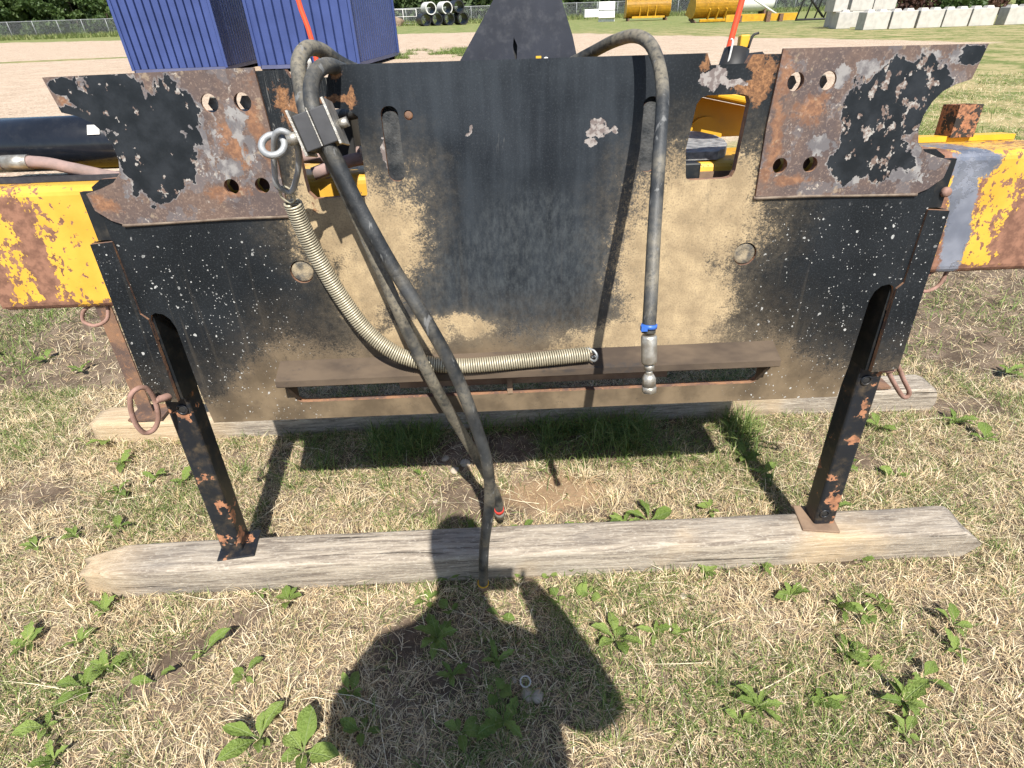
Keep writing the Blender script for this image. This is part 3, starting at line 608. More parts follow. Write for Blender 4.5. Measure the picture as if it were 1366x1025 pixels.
# side channels holding the jacks
for s in (-1, 1):
    slab('side_strip', [(s * x, z) for x, z in [(0.908, 0.566), (0.978, 0.572), (0.972, 0.978), (0.922, 0.982), (0.920, 0.81), (0.906, 0.795)]], [], -0.006, 0.006, [M['plate'], M['edge']], ATT)
    box('side_tab', (s * 0.943, 0.012, 1.036), (0.030, 0.014, 0.104), M['black'], ATT)
    box('channel_wall', (s * 0.9035, 0.061, 0.700), (0.007, 0.106, 0.268), M['black'], ATT)
    box('channel_wall', (s * 0.9745, 0.062, 0.775), (0.006, 0.108, 0.405), M['black'], ATT)
    # plate that closes the back of the jack notch
    box('channel_back', (s * 0.875, 0.128, 0.71), (0.20, 0.008, 0.26), M['black'], ATT)
    # jack
    jk = None
    bm = bmesh.new(); a, t_ = 0.0325, 0.004
    prism = rrect(-a, a, -a, a, 0.007, 3)
    V0 = [bm.verts.new((s * 0.934 + p[0] * (1 if s > 0 else 1), 0.0580 + p[1], 0.008)) for p in prism]; V1 = [bm.verts.new((s * 0.934 + p[0], 0.0580 + p[1], 0.97)) for p in prism]
    k_ = len(prism)
    for i in range(k_): bm.faces.new((V0[i], V0[(i + 1) % k_], V1[(i + 1) % k_], V1[i]))
    bm.faces.new(V0[::-1]); bm.faces.new(V1); bmesh.ops.recalc_face_normals(bm, faces=bm.faces)
    jk = obj('jack_leg', bm, M['jack'], ATT)
    fp = box('foot_plate', (s * 0.920, 0.050, 0.006), (0.112, 0.105, 0.009), M['jack'] if s < 0 else M['brown'], jk, Matrix.Rotation(R(5.5), 3, 'X') @ Matrix.Rotation(R(-8 * s), 3, 'Z'), 0.003)
    # pin holes and clevis detail
    for hz in (0.525, 0.05):
        bm = bmesh.new(); add_tube(bm, catmull([(s * 0.925 + 0.013 * math.cos(q), 0.0245, hz + 0.013 * math.sin(q)) for q in np.linspace(0, 2 * math.pi, 12, endpoint=False)], 2, True), 0.0035, 6, True)
        obj('pin_eye', bm, M['jack'], jk)
        disc('pin_hole', s * 0.925, hz, 0.0115, 0.0245, 0.03, M['dark'], jk)
    # pull pin with looped handle
    if s < 0:
        loop = [(-0.952, -0.060, 0.640), (-0.968, -0.075, 0.628), (-0.978, -0.080, 0.590), (-0.984, -0.075, 0.545), (-0.982, -0.062, 0.512), (-0.968, -0.045, 0.510), (-0.952, -0.035, 0.540), (-0.944, -0.035, 0.590), (-0.944, -0.045, 0.628)]
        stem = [(-0.944, -0.035, 0.590), (-0.93, -0.012, 0.585), (-0.918, 0.03, 0.580)]
    else:
        loop = [(0.966, 0.020, 0.590), (0.982, 0.028, 0.586), (1.010, 0.036, 0.556), (1.048, 0.048, 0.508), (1.082, 0.055, 0.464), (1.078, 0.054, 0.448), (1.058, 0.048, 0.458), (1.016, 0.034, 0.502), (0.974, 0.018, 0.550), (0.958, 0.014, 0.576)]
        stem = [(0.985, 0.022, 0.560), (0.968, 0.012, 0.562), (0.945, 0.02, 0.562)]
    ph = tube('pull_pin_handle', loop, 0.0062, M['rustpink'], jk, 10, True, 6)
    tube('pin_stem', stem, 0.0095, M['rustpink'], ph, 10, n=5)
# dusty angled lip above the long openings, with end gussets
bm = bmesh.new()
prism_x(bm, [(0.0, 0.668), (-0.058, 0.640), (-0.058, 0.6235), (-0.052, 0.619), (0.0, 0.640)], -0.622, 0.630)
obj('lip_bar', bm, M['lip'], ATT)
for s, xe in ((-1, -0.605), (1, 0.612)):
    bm = bmesh.new()
    A = [bm.verts.new(p) for p in ((xe, -0.001, 0.640), (xe, -0.050, 0.616), (xe, -0.001, 0.556))]; B = [bm.verts.new((p.co.x - s * 0.010, p.co.y, p.co.z)) for p in A]
    bm.faces.new(A); bm.faces.new(B[::-1])
    for i in range(3): bm.faces.new((A[i], A[(i + 1) % 3], B[(i + 1) % 3], B[i]))
    bmesh.ops.recalc_face_normals(bm, faces=bm.faces); obj('lip_gusset', bm, M['lip'], ATT)
box('lip_rib', (-0.045, 0.018, 0.592), (0.014, 0.036, 0.10), M['brown'], ATT)
# angle behind the openings
box('back_angle', (0.02, 0.062, 0.60), (0.72, 0.05, 0.09), M['brown'], ATT)

# yellow cross beam behind the plate
bm = bmesh.new()
ring = rrect(0.12, 0.40, 0.784, 1.088, 0.022, 4)
prism_x(bm, ring, -1.345, 1.345); obj('cross_beam', bm, M['beam'], ATT)
box('beam_flange', (-1.15, 0.20, 1.0955), (0.46, 0.030, 0.013), M['trap'], ATT)
box('beam_flange', (1.14, 0.335, 1.096), (0.40, 0.050, 0.014), M['yellow'], ATT)
# triangular wing gusset at the far right, and its twin
for s in (1, -1):
    bm = bmesh.new(); pr = [(1.26, 1.089), (1.40, 1.089), (1.40, 1.23)]
    A = [bm.verts.new((s * x, 0.16, z)) for x, z in pr]; B = [bm.verts.new((s * x, 0.175, z)) for x, z in pr]
    bm.faces.new(A); bm.faces.new(B[::-1])
    for i in range(3): bm.faces.new((A[i], A[(i + 1) % 3], B[(i + 1) % 3], B[i]))
    bmesh.ops.recalc_face_normals(bm, faces=bm.faces)
    if s > 0: obj('wing_gusset', bm, M['yellow'], ATT)
    else: bm.free()
box('end_plate', (1.350, 0.26, 0.937), (0.008, 0.27, 0.29), M['beam'], ATT); box('end_plate', (-1.350, 0.26, 0.937), (0.008, 0.27, 0.29), M['beam'], ATT)
disc('bolt_head', 0.955, 1.018, 0.011, -0.004, 0.012, M['rustpink'], ATT, 0.002)
# open square tube standing on the beam
bm = bmesh.new(); prO = [(1.155, 0.30), (1.217, 0.30), (1.217, 0.362), (1.155, 0.362)]; prI = [(1.161, 0.306), (1.211, 0.306), (1.211, 0.356), (1.161, 0.356)]
o0 = [bm.verts.new((x, y, 1.10)) for x, y in prO]; o1 = [bm.verts.new((x, y, 1.178)) for x, y in prO]; i0 = [bm.verts.new((x, y, 1.10)) for x, y in prI]; i1 = [bm.verts.new((x, y, 1.178)) for x, y in prI]
for i in range(4):
    j = (i + 1) % 4
    bm.faces.new((o0[i], o0[j], o1[j], o1[i])); bm.faces.new((i0[j], i0[i], i1[i], i1[j])); bm.faces.new((o1[i], o1[j], i1[j], i1[i]))
bmesh.ops.recalc_face_normals(bm, faces=bm.faces); obj('tube_socket', bm, mat_painted('socket_scabbed_rust', (0.03, 0.025, 0.022), 0.8, 4.0, 0.47, 0.04), ATT)
# rear legs
for x, nm in ((-1.60, 0), (1.50, 1)):
    bm = bmesh.new(); add_box(bm, x, 0.80, 0.46, 0.06, 0.006, 0.80); add_box(bm, x - 0.027, 0.83, 0.46, 0.006, 0.054, 0.80)
    lg = obj('rear_leg', bm, M['rust'], ATT)
    box('foot_plate', (x + 0.02, 0.80, 0.074), (0.14, 0.11, 0.010), M['rust'], lg, Matrix.Rotation(R(5.5), 3, 'X'))
box('rear_frame', (-0.05, 0.84, 0.90), (3.24, 0.08, 0.10), M['yellow'], ATT)
for x in (-0.75, 0.75): box('rear_frame', (x, 0.60, 0.93), (0.10, 0.40, 0.12), M['yellow'], ATT)
# small pins hanging under the beam ends
for x in (-1.13, 1.12):
    tube('hair_pin', [(x, 0.15, 0.79), (x - 0.03, 0.14, 0.775), (x - 0.045, 0.14, 0.745), (x - 0.02, 0.14, 0.73), (x + 0.015, 0.145, 0.745), (x + 0.03, 0.15, 0.785)], 0.005, M['rustpink'], ATT, 8, n=6)
# hydraulic cylinder on the left with its hose
cy = tube('hydraulic_cylinder', [(-1.75, 0.315, 1.165), (-0.62, 0.315, 1.165)], 0.064, M['cyl'], ATT, 40)
box('decal', (-1.045, 0.2580, 1.197), (0.030, 0.0016, 0.024), M['white'], cy, Matrix.Rotation(R(-29), 3, 'X'))
ch = tube('cylinder_hose', [(-1.40, 0.20, 1.136), (-1.18, 0.20, 1.134), (-1.09, 0.205, 1.115), (-0.98, 0.205, 1.090), (-0.88, 0.21, 1.10), (-0.70, 0.23, 1.13), (-0.45, 0.2, 1.12), (-0.30, 0.22, 1.15)], 0.0145, M['hosepink'], ATT, 12, n=8)
tube('hose_ferrule', [(-1.245, 0.20, 1.1348), (-1.185, 0.20, 1.134)], 0.0175, M['fitting'], ch, 12)
tube('hose_nut', [(-1.30, 0.20, 1.135), (-1.25, 0.20, 1.135)], 0.019, M['fitting'], ch, 6)

# what shows through the right window: yellow housing, worn round-cornered plate, blocks
bm = bmesh.new(); hp = [(0.44, 1.095), (0.44, 1.238), (0.86, 1.150), (0.86, 1.095)]
A = [bm.verts.new((x, 0.62, z)) for x, z in hp]; B = [bm.verts.new((x, 1.0, z)) for x, z in hp]
bm.faces.new(A); bm.faces.new(B[::-1])
for i in range(4): bm.faces.new((A[i], A[(i + 1) % 4], B[(i + 1) % 4], B[i]))
bmesh.ops.recalc_face_normals(bm, faces=bm.faces); hs = obj('housing', bm, M['yellow'], ATT)
hrot = Matrix.Rotation(math.atan2(0.088, 0.42), 3, 'Y')
box('housing_hood', (0.655, 0.60, 1.207), (0.46, 0.16, 0.020), M['yellow'], hs, hrot, 0.006)
box('housing_slot', (0.56, 0.545, 1.241), (0.10, 0.016, 0.006), M['dark'], hs, hrot)
box('housing_rail', (0.56, 0.60, 1.244), (0.13, 0.012, 0.012), M['yellow'], hs, hrot)
box('housing_side', (0.432, 0.50, 1.155), (0.010, 0.26, 0.125), M['yellow'], hs)
bm = bmesh.new(); add_tube(bm, [(0.60, 0.606, 1.10), (0.60, 0.618, 1.10)], 0.055, 28); obj('housing_boss', bm, M['yellow'], hs)
bm = bmesh.new(); pr = [(0.30, 0.128), (0.470, 0.128), (0.500, 0.165), (0.530, 0.23), (0.55, 0.31), (0.555, 0.39), (0.54, 0.46), (0.50, 0.52), (0.44, 0.56), (0.30, 0.57)]
A = [bm.verts.new((x, y, 1.101 + 0.05 * y)) for x, y in pr]; B = [bm.verts.new((x, y, 1.0895)) for x, y in pr]
bm.faces.new(A); bm.faces.new(B[::-1])
for i in range(len(pr)): bm.faces.new((A[i], A[(i + 1) % len(pr)], B[(i + 1) % len(pr)], B[i]))
bmesh.ops.recalc_face_normals(bm, faces=bm.faces); obj('pivot_pad', bm, M['grey'], ATT)
box('pad_strip', (0.46, 0.1165, 1.052), (0.20, 0.006, 0.026), M['brown'], ATT)
box('pad_strip', (0.46, 0.1165, 1.028), (0.20, 0.006, 0.020), M['black'], ATT)
box('pad_block', (0.385, 0.09, 1.072), (0.055, 0.05, 0.04), M['black'], ATT, None, 0.004)
tube('cross_hose', [(0.50, 0.42, 1.25), (0.58, 0.36, 1.235), (0.66, 0.30, 1.21), (0.74, 0.30, 1.18)], 0.014, M['hose'], ATT, 10, n=6)
# what shows through the left window: fittings, brackets, hose ends
box('valve_block', (-0.42, 0.235, 1.16), (0.05, 0.10, 0.09), M['dark'], ATT, None, 0.004)
box('valve_block', (-0.325, 0.22, 1.11), (0.06, 0.10, 0.05), M['dark'], ATT, None, 0.004)
tube('valve_fitting', [(-0.365, 0.14, 1.178), (-0.325, 0.16, 1.186)], 0.014, M['fitting'], ATT, 6)
tube('valve_fitting', [(-0.365, 0.11, 1.135), (-0.315, 0.13, 1.139)], 0.015, M['fitting'], ATT, 12)
tube('return_hose', [(-0.48, 0.10, 1.095), (-0.41, 0.12, 1.115), (-0.35, 0.13, 1.122), (-0.25, 0.14, 1.118)], 0.0145, M['hosepink'], ATT, 12, n=6)
tube('return_hose', [(-0.46, 0.20, 1.205), (-0.39, 0.16, 1.215), (-0.34, 0.12, 1.22), (-0.30, 0.14, 1.20)], 0.014, M['hose'], ATT, 12, n=6)

# tall tapered mast plate behind the middle
mo = [(-0.150, 1.215), (-0.146, 1.30), (-0.072, 1.402), (-0.015, 1.482), (0.02, 1.56), (0.035, 1.63), (0.075, 1.64), (0.094, 1.56), (0.112, 1.44), (0.142, 1.36), (0.158, 1.30), (0.160, 1.215)]
slab('mast_plate', mo, [[(0.004, 1.295), (0.0075, 1.345), (-0.0005, 1.362), (-0.003, 1.345)]], 0.30, 0.316, [M['trap'], M['edge']], ATT)
box('slit_dark_backing', (0.002, 0.326, 1.33), (0.05, 0.012, 0.12), M['dark'], ATT)  # dark sheet added behind the slit, its colour standing in for shade
box('mast_foot', (0.005, 0.33, 1.19), (0.30, 0.10, 0.06), M['dark'], ATT)
tube('mast_post', [(0.0, 0.38, 1.09), (0.0, 0.38, 1.20)], 0.05, M['dark'], ATT, 16)
box('latch_tab', (0.042, 0.075, 1.306), (0.011, 0.014, 0.014), M['yellow'], ATT)
disc('latch_knob', 0.058, 1.305, 0.006, 0.07, 0.085, M['white'], ATT, 0.003)
# marker rods
for pts in ([(-0.553, 0.50, 1.585), (-0.556, 0.50, 1.475), (-0.539, 0.50, 1.382), (-0.53, 0.50, 1.20)], [(0.645, 0.50, 1.58), (0.620, 0.50, 1.441), (0.597, 0.50, 1.303), (0.586, 0.50, 1.235)]):
    tube('marker_rod', pts, 0.0068 if pts[0][0] < 0 else 0.0080, M['orange'], ATT, 12, n=4)
box('rod_socket', (-0.53, 0.50, 1.19), (0.03, 0.03, 0.08), M['dark'], ATT); box('rod_socket', (0.585, 0.57, 1.232), (0.026, 0.17, 0.016), M['dark'], ATT)
# coupler body behind the right notch
bm = bmesh.new(); add_tube(bm, [(0.520, 0.25, 1.235), (0.535, 0.27, 1.318)], [0.042, 0.030], 12); add_tube(bm, [(0.535, 0.26, 1.285), (0.60, 0.28, 1.290)], 0.024, 10)
vb = obj('valve_body', bm, M['dark'], ATT, True)
box('valve_cap', (0.546, 0.262, 1.334), (0.022, 0.022, 0.028), M['yellow'], vb, None, 0.003)
tube('valve_wire', [(0.555, 0.25, 1.32), (0.562, 0.25, 1.345), (0.575, 0.25, 1.35)], 0.003, M['dark'], vb, 6, n=4)
tube('valve_wire', [(0.505, 0.24, 1.27), (0.512, 0.24, 1.33), (0.507, 0.24, 1.34)], 0.0025, M['white'], vb, 6, n=4)
tube('cable_end', [(-0.435, 0.06, 1.30), (-0.430, 0.05, 1.318), (-0.445, 0.05, 1.312)], 0.006, M['white'], ATT, 8, n=4)

# hoses
HR = 0.0142
hr = tube('hydraulic_hose', [(0.02, 0.24, 1.25), (0.09, 0.19, 1.285), (0.162, 0.12, 1.318), (0.197, 0.05, 1.334), (0.226, 0.0, 1.338), (0.246, -0.045, 1.322), (0.254, -0.095, 1.284), (0.248, -0.16, 1.232), (0.234, -0.22, 1.153), (0.222, -0.27, 1.083), (0.213, -0.31, 1.015), (0.203, -0.36, 0.926), (0.1995, -0.377, 0.884), (0.199, -0.38, 0.872)], 0.0120, M['hose_dusty'], ATT, 18, n=10)
hr['label'] = 'single hose arching over the top edge with crimped end fitting and blue tie'
bm = bmesh.new()
def ax_pt(t): return Vector((0.199, -0.380, 0.880)).lerp(Vector((0.206, -0.395, 0.761)), t)
add_tube(bm, [ax_pt(0.10), ax_pt(0.13), ax_pt(0.50), ax_pt(0.54)], [0.0125, 0.0140, 0.0140, 0.0125], 20)
obj('hose_ferrule', bm, M['fitting'], hr)
bm = bmesh.new(); add_tube(bm, [ax_pt(0.54), ax_pt(0.64)], 0.0098, 6); add_tube(bm, [ax_pt(0.64), ax_pt(0.72)], [0.0062, 0.0062], 12); obj('hose_neck', bm, M['fitting'], hr)
bm = bmesh.new(); add_tube(bm, [ax_pt(0.71), ax_pt(0.77), ax_pt(0.90)], [0.0085, 0.0125, 0.0125], 6); add_tube(bm, [ax_pt(0.905), ax_pt(1.0)], 0.0135, 6); obj('hose_nut', bm, M['fitting'], hr)
bm = bmesh.new(); add_tube(bm, [Vector((0.1993, -0.379, 0.888)), Vector((0.1990, -0.380, 0.881))], 0.0138, 20); add_box(bm, 0.188, -0.388, 0.8845, 0.011, 0.009, 0.009); obj('cable_tie', bm, M['bluetie'], hr)

ha = tube('hydraulic_hose', [(-0.25, 0.20, 1.22), (-0.31, 0.16, 1.275), (-0.371, 0.08, 1.312), (-0.395, 0.035, 1.334), (-0.410, -0.012, 1.336), (-0.419, -0.052, 1.314), (-0.413, -0.09, 1.277), (-0.400, -0.128, 1.225), (-0.386, -0.130, 1.185), (-0.366, -0.128, 1.135), (-0.346, -0.120, 1.06), (-0.309, -0.112, 0.917), (-0.268, -0.105, 0.762), (-0.224, -0.085, 0.612), (-0.176, -0.01, 0.425), (-0.130, 0.075, 0.232), (-0.099, 0.15, 0.066), (-0.096, 0.185, -0.022)], HR, M['hose_dusty'], ATT, 18, n=10)
ha['label'] = 'dusty grey hose of the clamped pair with red-banded end behind the front timber'
tube('red_band', [(-0.0965, 0.178, -0.004), (-0.096, 0.185, -0.022)], 0.0168, M['redband'], ha, 16)
tube('hose_ferrule', [(-0.096, 0.185, -0.020), (-0.0955, 0.196, -0.052)], 0.0175, M['fitting'], ha, 16)
tube('hose_nut', [(-0.0955, 0.196, -0.052), (-0.0955, 0.203, -0.078)], 0.014, M['dark'], ha, 6)
hb = tube('hydraulic_hose', [(-0.28, 0.16, 1.24), (-0.33, 0.09, 1.278), (-0.362, 0.03, 1.300), (-0.371, -0.03, 1.306), (-0.379, -0.08, 1.297), (-0.386, -0.115, 1.274), (-0.382, -0.145, 1.236), (-0.368, -0.163, 1.195), (-0.349, -0.168, 1.146), (-0.325, -0.175, 1.080), (-0.274, -0.19, 0.963), (-0.211, -0.21, 0.841), (-0.161, -0.222, 0.723), (-0.128, -0.222, 0.597), (-0.108, -0.20, 0.467), (-0.110, -0.17, 0.325), (-0.136, -0.12, 0.120), (-0.151, -0.075, -0.086)], HR, M['hose'], ATT, 18, n=10)
hb['label'] = 'black hose of the clamped pair hanging in front of the front timber'
tube('hose_ferrule', [(-0.1505, -0.078, -0.070), (-0.1515, -0.073, -0.094)], 0.0165, M['brown'], hb, 14)
tube('cap_ring', [(-0.1500, -0.078, -0.068), (-0.1503, -0.0772, -0.072)], 0.0178, M['yellow'], hb, 14)
# twin hose clamp
cl_c = Vector((-0.378, -0.142, 1.200))
az = Vector((0.29, -0.10, -0.95)).normalized(); axx = Vector((0.95, 0.10, 0.27)); axx = (axx - az * axx.dot(az)).normalized(); ayy = az.cross(axx).normalized()
rotc = Matrix((axx, ayy, az)).transposed()
hc = None
bm = bmesh.new()
add_box(bm, *(cl_c - axx * 0.0150), 0.0285, 0.078, 0.062, rotc, 0.002); hc = obj('hose_clamp', bm, M['plastic'], ATT)
bm = bmesh.new(); add_box(bm, *(cl_c + axx * 0.0165), 0.0285, 0.078, 0.062, rotc, 0.002); obj('clamp_half', bm, M['plastic'], hc)
for q in (-0.0325, 0.0009, 0.0335):
    bm = bmesh.new(); add_box(bm, *(cl_c + axx * q - az * 0.003), 0.0042 if q != 0.0009 else 0.002, 0.083, 0.078 if q != 0.0009 else 0.065, rotc); obj('clamp_plate', bm, M['fitting'], hc)
for q, l in ((-0.020, 0.0), (0.02, 0.0)):
    c0 = cl_c - axx * 0.036 + ayy * q; bm = bmesh.new(); add_tube(bm, [c0 - axx * 0.020, c0], 0.0115, 6); obj('clamp_bolt', bm, M['fitting'], hc)
c0 = cl_c + axx * 0.036 - ayy * 0.02; bm = bmesh.new(); add_tube(bm, [c0, c0 + axx * 0.016], 0.010, 6); obj('clamp_bolt', bm, M['fitting'], hc)

# coil spring hose guard
sp_path = catmull([(-0.474, -0.090, 1.066), (-0.470, -0.072, 1.009), (-0.456, -0.058, 0.940), (-0.425, -0.048, 0.848), (-0.379, -0.050, 0.762), (-0.321, -0.062, 0.709), (-0.253, -0.066, 0.680), (-0.154, -0.062, 0.664), (-0.006, -0.056, 0.668), (0.155, -0.050, 0.676)], 60)
L = [0.0]
for a, b in zip(sp_path[:-1], sp_path[1:]): L.append(L[-1] + (b - a).length)
tot = L[-1]; pitch = 0.0057; spt = 12; turns = int(tot / pitch)
hel = []; nrm = Vector((0, -1, 0)); j = 0
for i in range(turns * spt):
    d = i / (turns * spt) * tot
    while j < len(L) - 2 and L[j + 1] < d: j += 1
    p = sp_path[j].lerp(sp_path[j + 1], (d - L[j]) / max(1e-9, L[j + 1] - L[j])); t = (sp_path[j + 1] - sp_path[j]).normalized()
    nrm = (nrm - t * nrm.dot(t)).normalized(); bn = t.cross(nrm); a = 2 * math.pi * i / spt
    hel.append(p + (nrm * math.cos(a) + bn * math.sin(a)) * 0.0166)
bm = bmesh.new(); add_tube(bm, hel, 0.00265, 5); spg = obj('coil_spring', bm, M['spring'], ATT)
spg['label'] = 'long zinc coil spring hanging in a curve and lying on the lip'
e = sp_path[-1]
tube('spring_hook', [e + Vector(v) for v in ((-0.01, 0, 0.015), (0.006, -0.012, 0.014), (0.014, -0.018, 0), (0.008, -0.012, -0.014), (-0.004, 0.006, -0.014))], 0.003, M['zinc'], spg, 8, n=6)
tube('spring_hook', [e + Vector(v) for v in ((-0.01, 0, 0.008), (0.010, 0.0, 0.004), (0.016, 0.004, -0.008), (0.004, 0.004, -0.010))], 0.0035, M['zinc'], spg, 8, n=6)
tube('spring_eye', [(-0.476, -0.093, 1.066), (-0.489, -0.098, 1.076), (-0.489, -0.103, 1.092), (-0.478, -0.106, 1.099), (-0.467, -0.102, 1.090), (-0.466, -0.096, 1.074)], 0.0026, M['spring'], spg, 8, True, 6)
# galvanised snap hook with its eye ring
hk = tube('snap_hook', [(-0.4775, -0.100, 1.090), (-0.488, -0.115, 1.103), (-0.481, -0.128, 1.135), (-0.466, -0.148, 1.172), (-0.452, -0.166, 1.196), (-0.436, -0.172, 1.203), (-0.423, -0.165, 1.192), (-0.422, -0.150, 1.168), (-0.434, -0.130, 1.137), (-0.452, -0.112, 1.108), (-0.466, -0.103, 1.090)], 0.0056, M['zinc'], ATT, 12, True, 8)
tube('hook_eye', [(-0.459 + 0.021 * math.cos(a), -0.168 + 0.012 * math.sin(a), 1.180 + 0.016 * math.sin(a)) for a in np.linspace(0, 2 * math.pi, 10, endpoint=False)], 0.0062, M['zinc'], hk, 12, True, 4)

# ------------------------------------------------------------------ blue containers
M['blue'] = mat_plain('container_blue', (0.042, 0.068, 0.205), (0.032, 0.053, 0.165), 0.5, 0, 1.2, 0.4)
M['bluegrey'] = mat_plain('container_faded_blue', (0.095, 0.105, 0.19), (0.070, 0.080, 0.15), 0.55, 0, 1.2, 0.4)
M['base'] = mat_plain('container_base', (0.02, 0.018, 0.016), (0.012, 0.011, 0.01), 0.8)
def corrugated(w, h, n, depth, gap=0.30):
    """wall in local x-z, corrugated in y (outer crests at y=0); n ribs"""
    bm = bmesh.new(); p = w / n; xs = []
    for i in range(n):
        x = i * p
        xs += [(x, 0), (x + p * (1 - gap), 0), (x + p * (1 - gap) + p * gap * 0.25, depth), (x + p - p * gap * 0.25, depth)]
    xs.append((w, 0))
    A = [bm.verts.new((x, y, 0)) for x, y in xs]; B = [bm.verts.new((x, y, h)) for x, y in xs]
    C = [bm.verts.new((x, depth + 0.03, 0)) for x, y in xs]; D = [bm.verts.new((x, depth + 0.03, h)) for x, y in xs]
    for i in range(len(xs) - 1):
        bm.faces.new((A[i], A[i + 1], B[i + 1], B[i])); bm.faces.new((C[i + 1], C[i], D[i], D[i + 1])); bm.faces.new((B[i], B[i + 1], D[i + 1], D[i]))
    return bm
def container(label, loc, yaw, w, d, h, nf, nsd):
    t = thing('shipping_container', label, 'container', loc, (0, 0, yaw), 'blue shipping containers')
    o = obj('front_wall', corrugated(w, h, nf, 0.10, 0.24), M['blue'], t); o.location = (0, 0, 0.22)
    o = obj('side_wall', corrugated(d, h, nsd, 0.05), M['bluegrey'] if d < 5 else M['blue'], t); o.location = (w, 0.002, 0.22); o.rotation_euler = (0, 0, R(90))
    o = obj('side_wall', corrugated(d, h, nsd, 0.05), M['bluegrey'], t); o.location = (0, d, 0.22); o.rotation_euler = (0, 0, R(-90))
    o = obj('rear_wall', corrugated(w, h, nf, 0.05), M['blue'], t); o.location = (w, d, 0.22); o.rotation_euler = (0, 0, R(180))
    box('roof', (w / 2, d / 2, h + 0.25), (w, d, 0.05), M['bluegrey'], t)
    box('base_rail', (w / 2, d / 2, 0.16), (w + 0.02, d + 0.02, 0.11), M['bluegrey'], t)
    for x in (0.12, w - 0.12):
        for y in (0.3, d - 0.3): box('support_block', (x, y, 0.05), (0.3, 0.4, 0.10), M['base'], t)
    for x in (-0.01, w + 0.01):
        for y in (-0.01, d + 0.01): box('corner_post', (x, y, h / 2 + 0.22), (0.09, 0.09, h + 0.06), M['blue'], t)
    return t
container('blue corrugated container on the left, farther of the two', (-12.35, 21.55, 0), R(3), 3.05, 6.0, 3.0, 12, 24)
container('blue corrugated container on the right with its faded side wall showing', (-8.13, 21.65, 0), R(-5), 3.40, 5.5, 3.0, 11, 20)

# ------------------------------------------------------------------ chain-link fence
def mat_mesh():
    n = NT('chain_link'); x, y, z = n.sep()
    a = n.math('ABSOLUTE', n.math('SUBTRACT', n.math('FRACT', n.math('MULTIPLY', n.math('ADD', x, z), 12.0)), 0.5))
    b = n.math('ABSOLUTE', n.math('SUBTRACT', n.math('FRACT', n.math('MULTIPLY', n.math('SUBTRACT', x, z), 12.0)), 0.5))
    m_ = n.math('LESS_THAN', n.math('MINIMUM', a, b), 0.055)
    n.out((0.33, 0.34, 0.34), 0.5, 0.5); n.inp(n.b.inputs['Alpha'], m_); return n.mat
M['mesh'] = mat_mesh(); M['post'] = mat_plain('galvanised_post', (0.46, 0.47, 0.47), (0.36, 0.37, 0.37), 0.5, 0.3)
F0 = Vector((-112, 99.5, 0)); F1 = Vector((64, 119.0, 0)); fd = (F1 - F0); fl = fd.length; fa = math.atan2(fd.y, fd.x)
fence = thing('chain_link_fence', 'long chain-link fence with grey posts in front of the trees', 'fence', F0, (0, 0, fa))
pm = None
FH = 2.3
for k in range(int(fl / 3.6) + 1):
    x = k * 3.6
    if pm is None:
        bm = bmesh.new(); add_tube(bm, [(0, 0, 0), (0, 0, FH + 0.05)], 0.045, 8); p0 = obj('post', bm, M['post'], fence); pm = p0.data; p0.location.x = x
    else:
        p0 = bpy.data.objects.new('post', pm); col.objects.link(p0); p0.parent = fence; p0.location.x = x
tube('top_rail', [(0, 0, FH), (fl, 0, FH)], 0.035, M['post'], fence, 8)
bm = bmesh.new(); vs_ = [bm.verts.new(p) for p in ((0, -0.05, 0.05), (fl, -0.05, 0.05), (fl, -0.05, FH), (0, -0.05, FH))]; bm.faces.new(vs_); obj('mesh_panel', bm, M['mesh'], fence)
gt = thing('yard_gate', 'pale tubular gate frame standing beside the black pipes', 'gate', (-17.4, 106.0, 0), (0, 0, R(4)))
for x in (0, 2.1, 4.2): tube('gate_post', [(x, 0, 0), (x, 0, 2.2)], 0.05, M['white'], gt, 8)
for z in (0.25, 1.2, 2.15): tube('gate_rail', [(0, 0, z), (4.2, 0, z)], 0.04, M['white'], gt, 8)

# ------------------------------------------------------------------ trees
M['bark'] = mat_plain('bark', (0.13, 0.10, 0.075), (0.075, 0.058, 0.045), 0.95, 0, 6, 0.1)
M['tree1'] = mat_leaf('tree_leaves', (0.038, 0.075, 0.018), (0.105, 0.155, 0.04), 0.25, 0.6, 0.9, 0.35)
M['tree2'] = mat_leaf('conifer_needles', (0.020, 0.040, 0.014), (0.060, 0.092, 0.028), 0.15, 0.7, 0.9, 0.35)
M['redbush'] = mat_leaf('dark_red_leaves', (0.045, 0.018, 0.014), (0.10, 0.050, 0.030), 0.2, 0.7, 1.2, 0.4)
def leaf_mesh(name, n, sampler, size, mat):
    c = np.array([sampler() for _ in range(n)]); a = rng.normal(size=(n, 3)); a /= np.linalg.norm(a, axis=1)[:, None]
    b = np.cross(a, rng.normal(size=(n, 3))); b /= np.linalg.norm(b, axis=1)[:, None]
    s = size * rng.uniform(0.55, 1.3, n)[:, None]
    v = np.stack([c - a * s - b * s * .35, c + a * s * .1 - b * s * .65, c + a * s, c + a * s * .05 + b * s * .6], 1).reshape(-1, 3)
    f = np.arange(n * 4).reshape(n, 4); me = bpy.data.meshes.new(name); me.from_pydata(v.tolist(), [], f.tolist()); me.materials.append(mat); return me
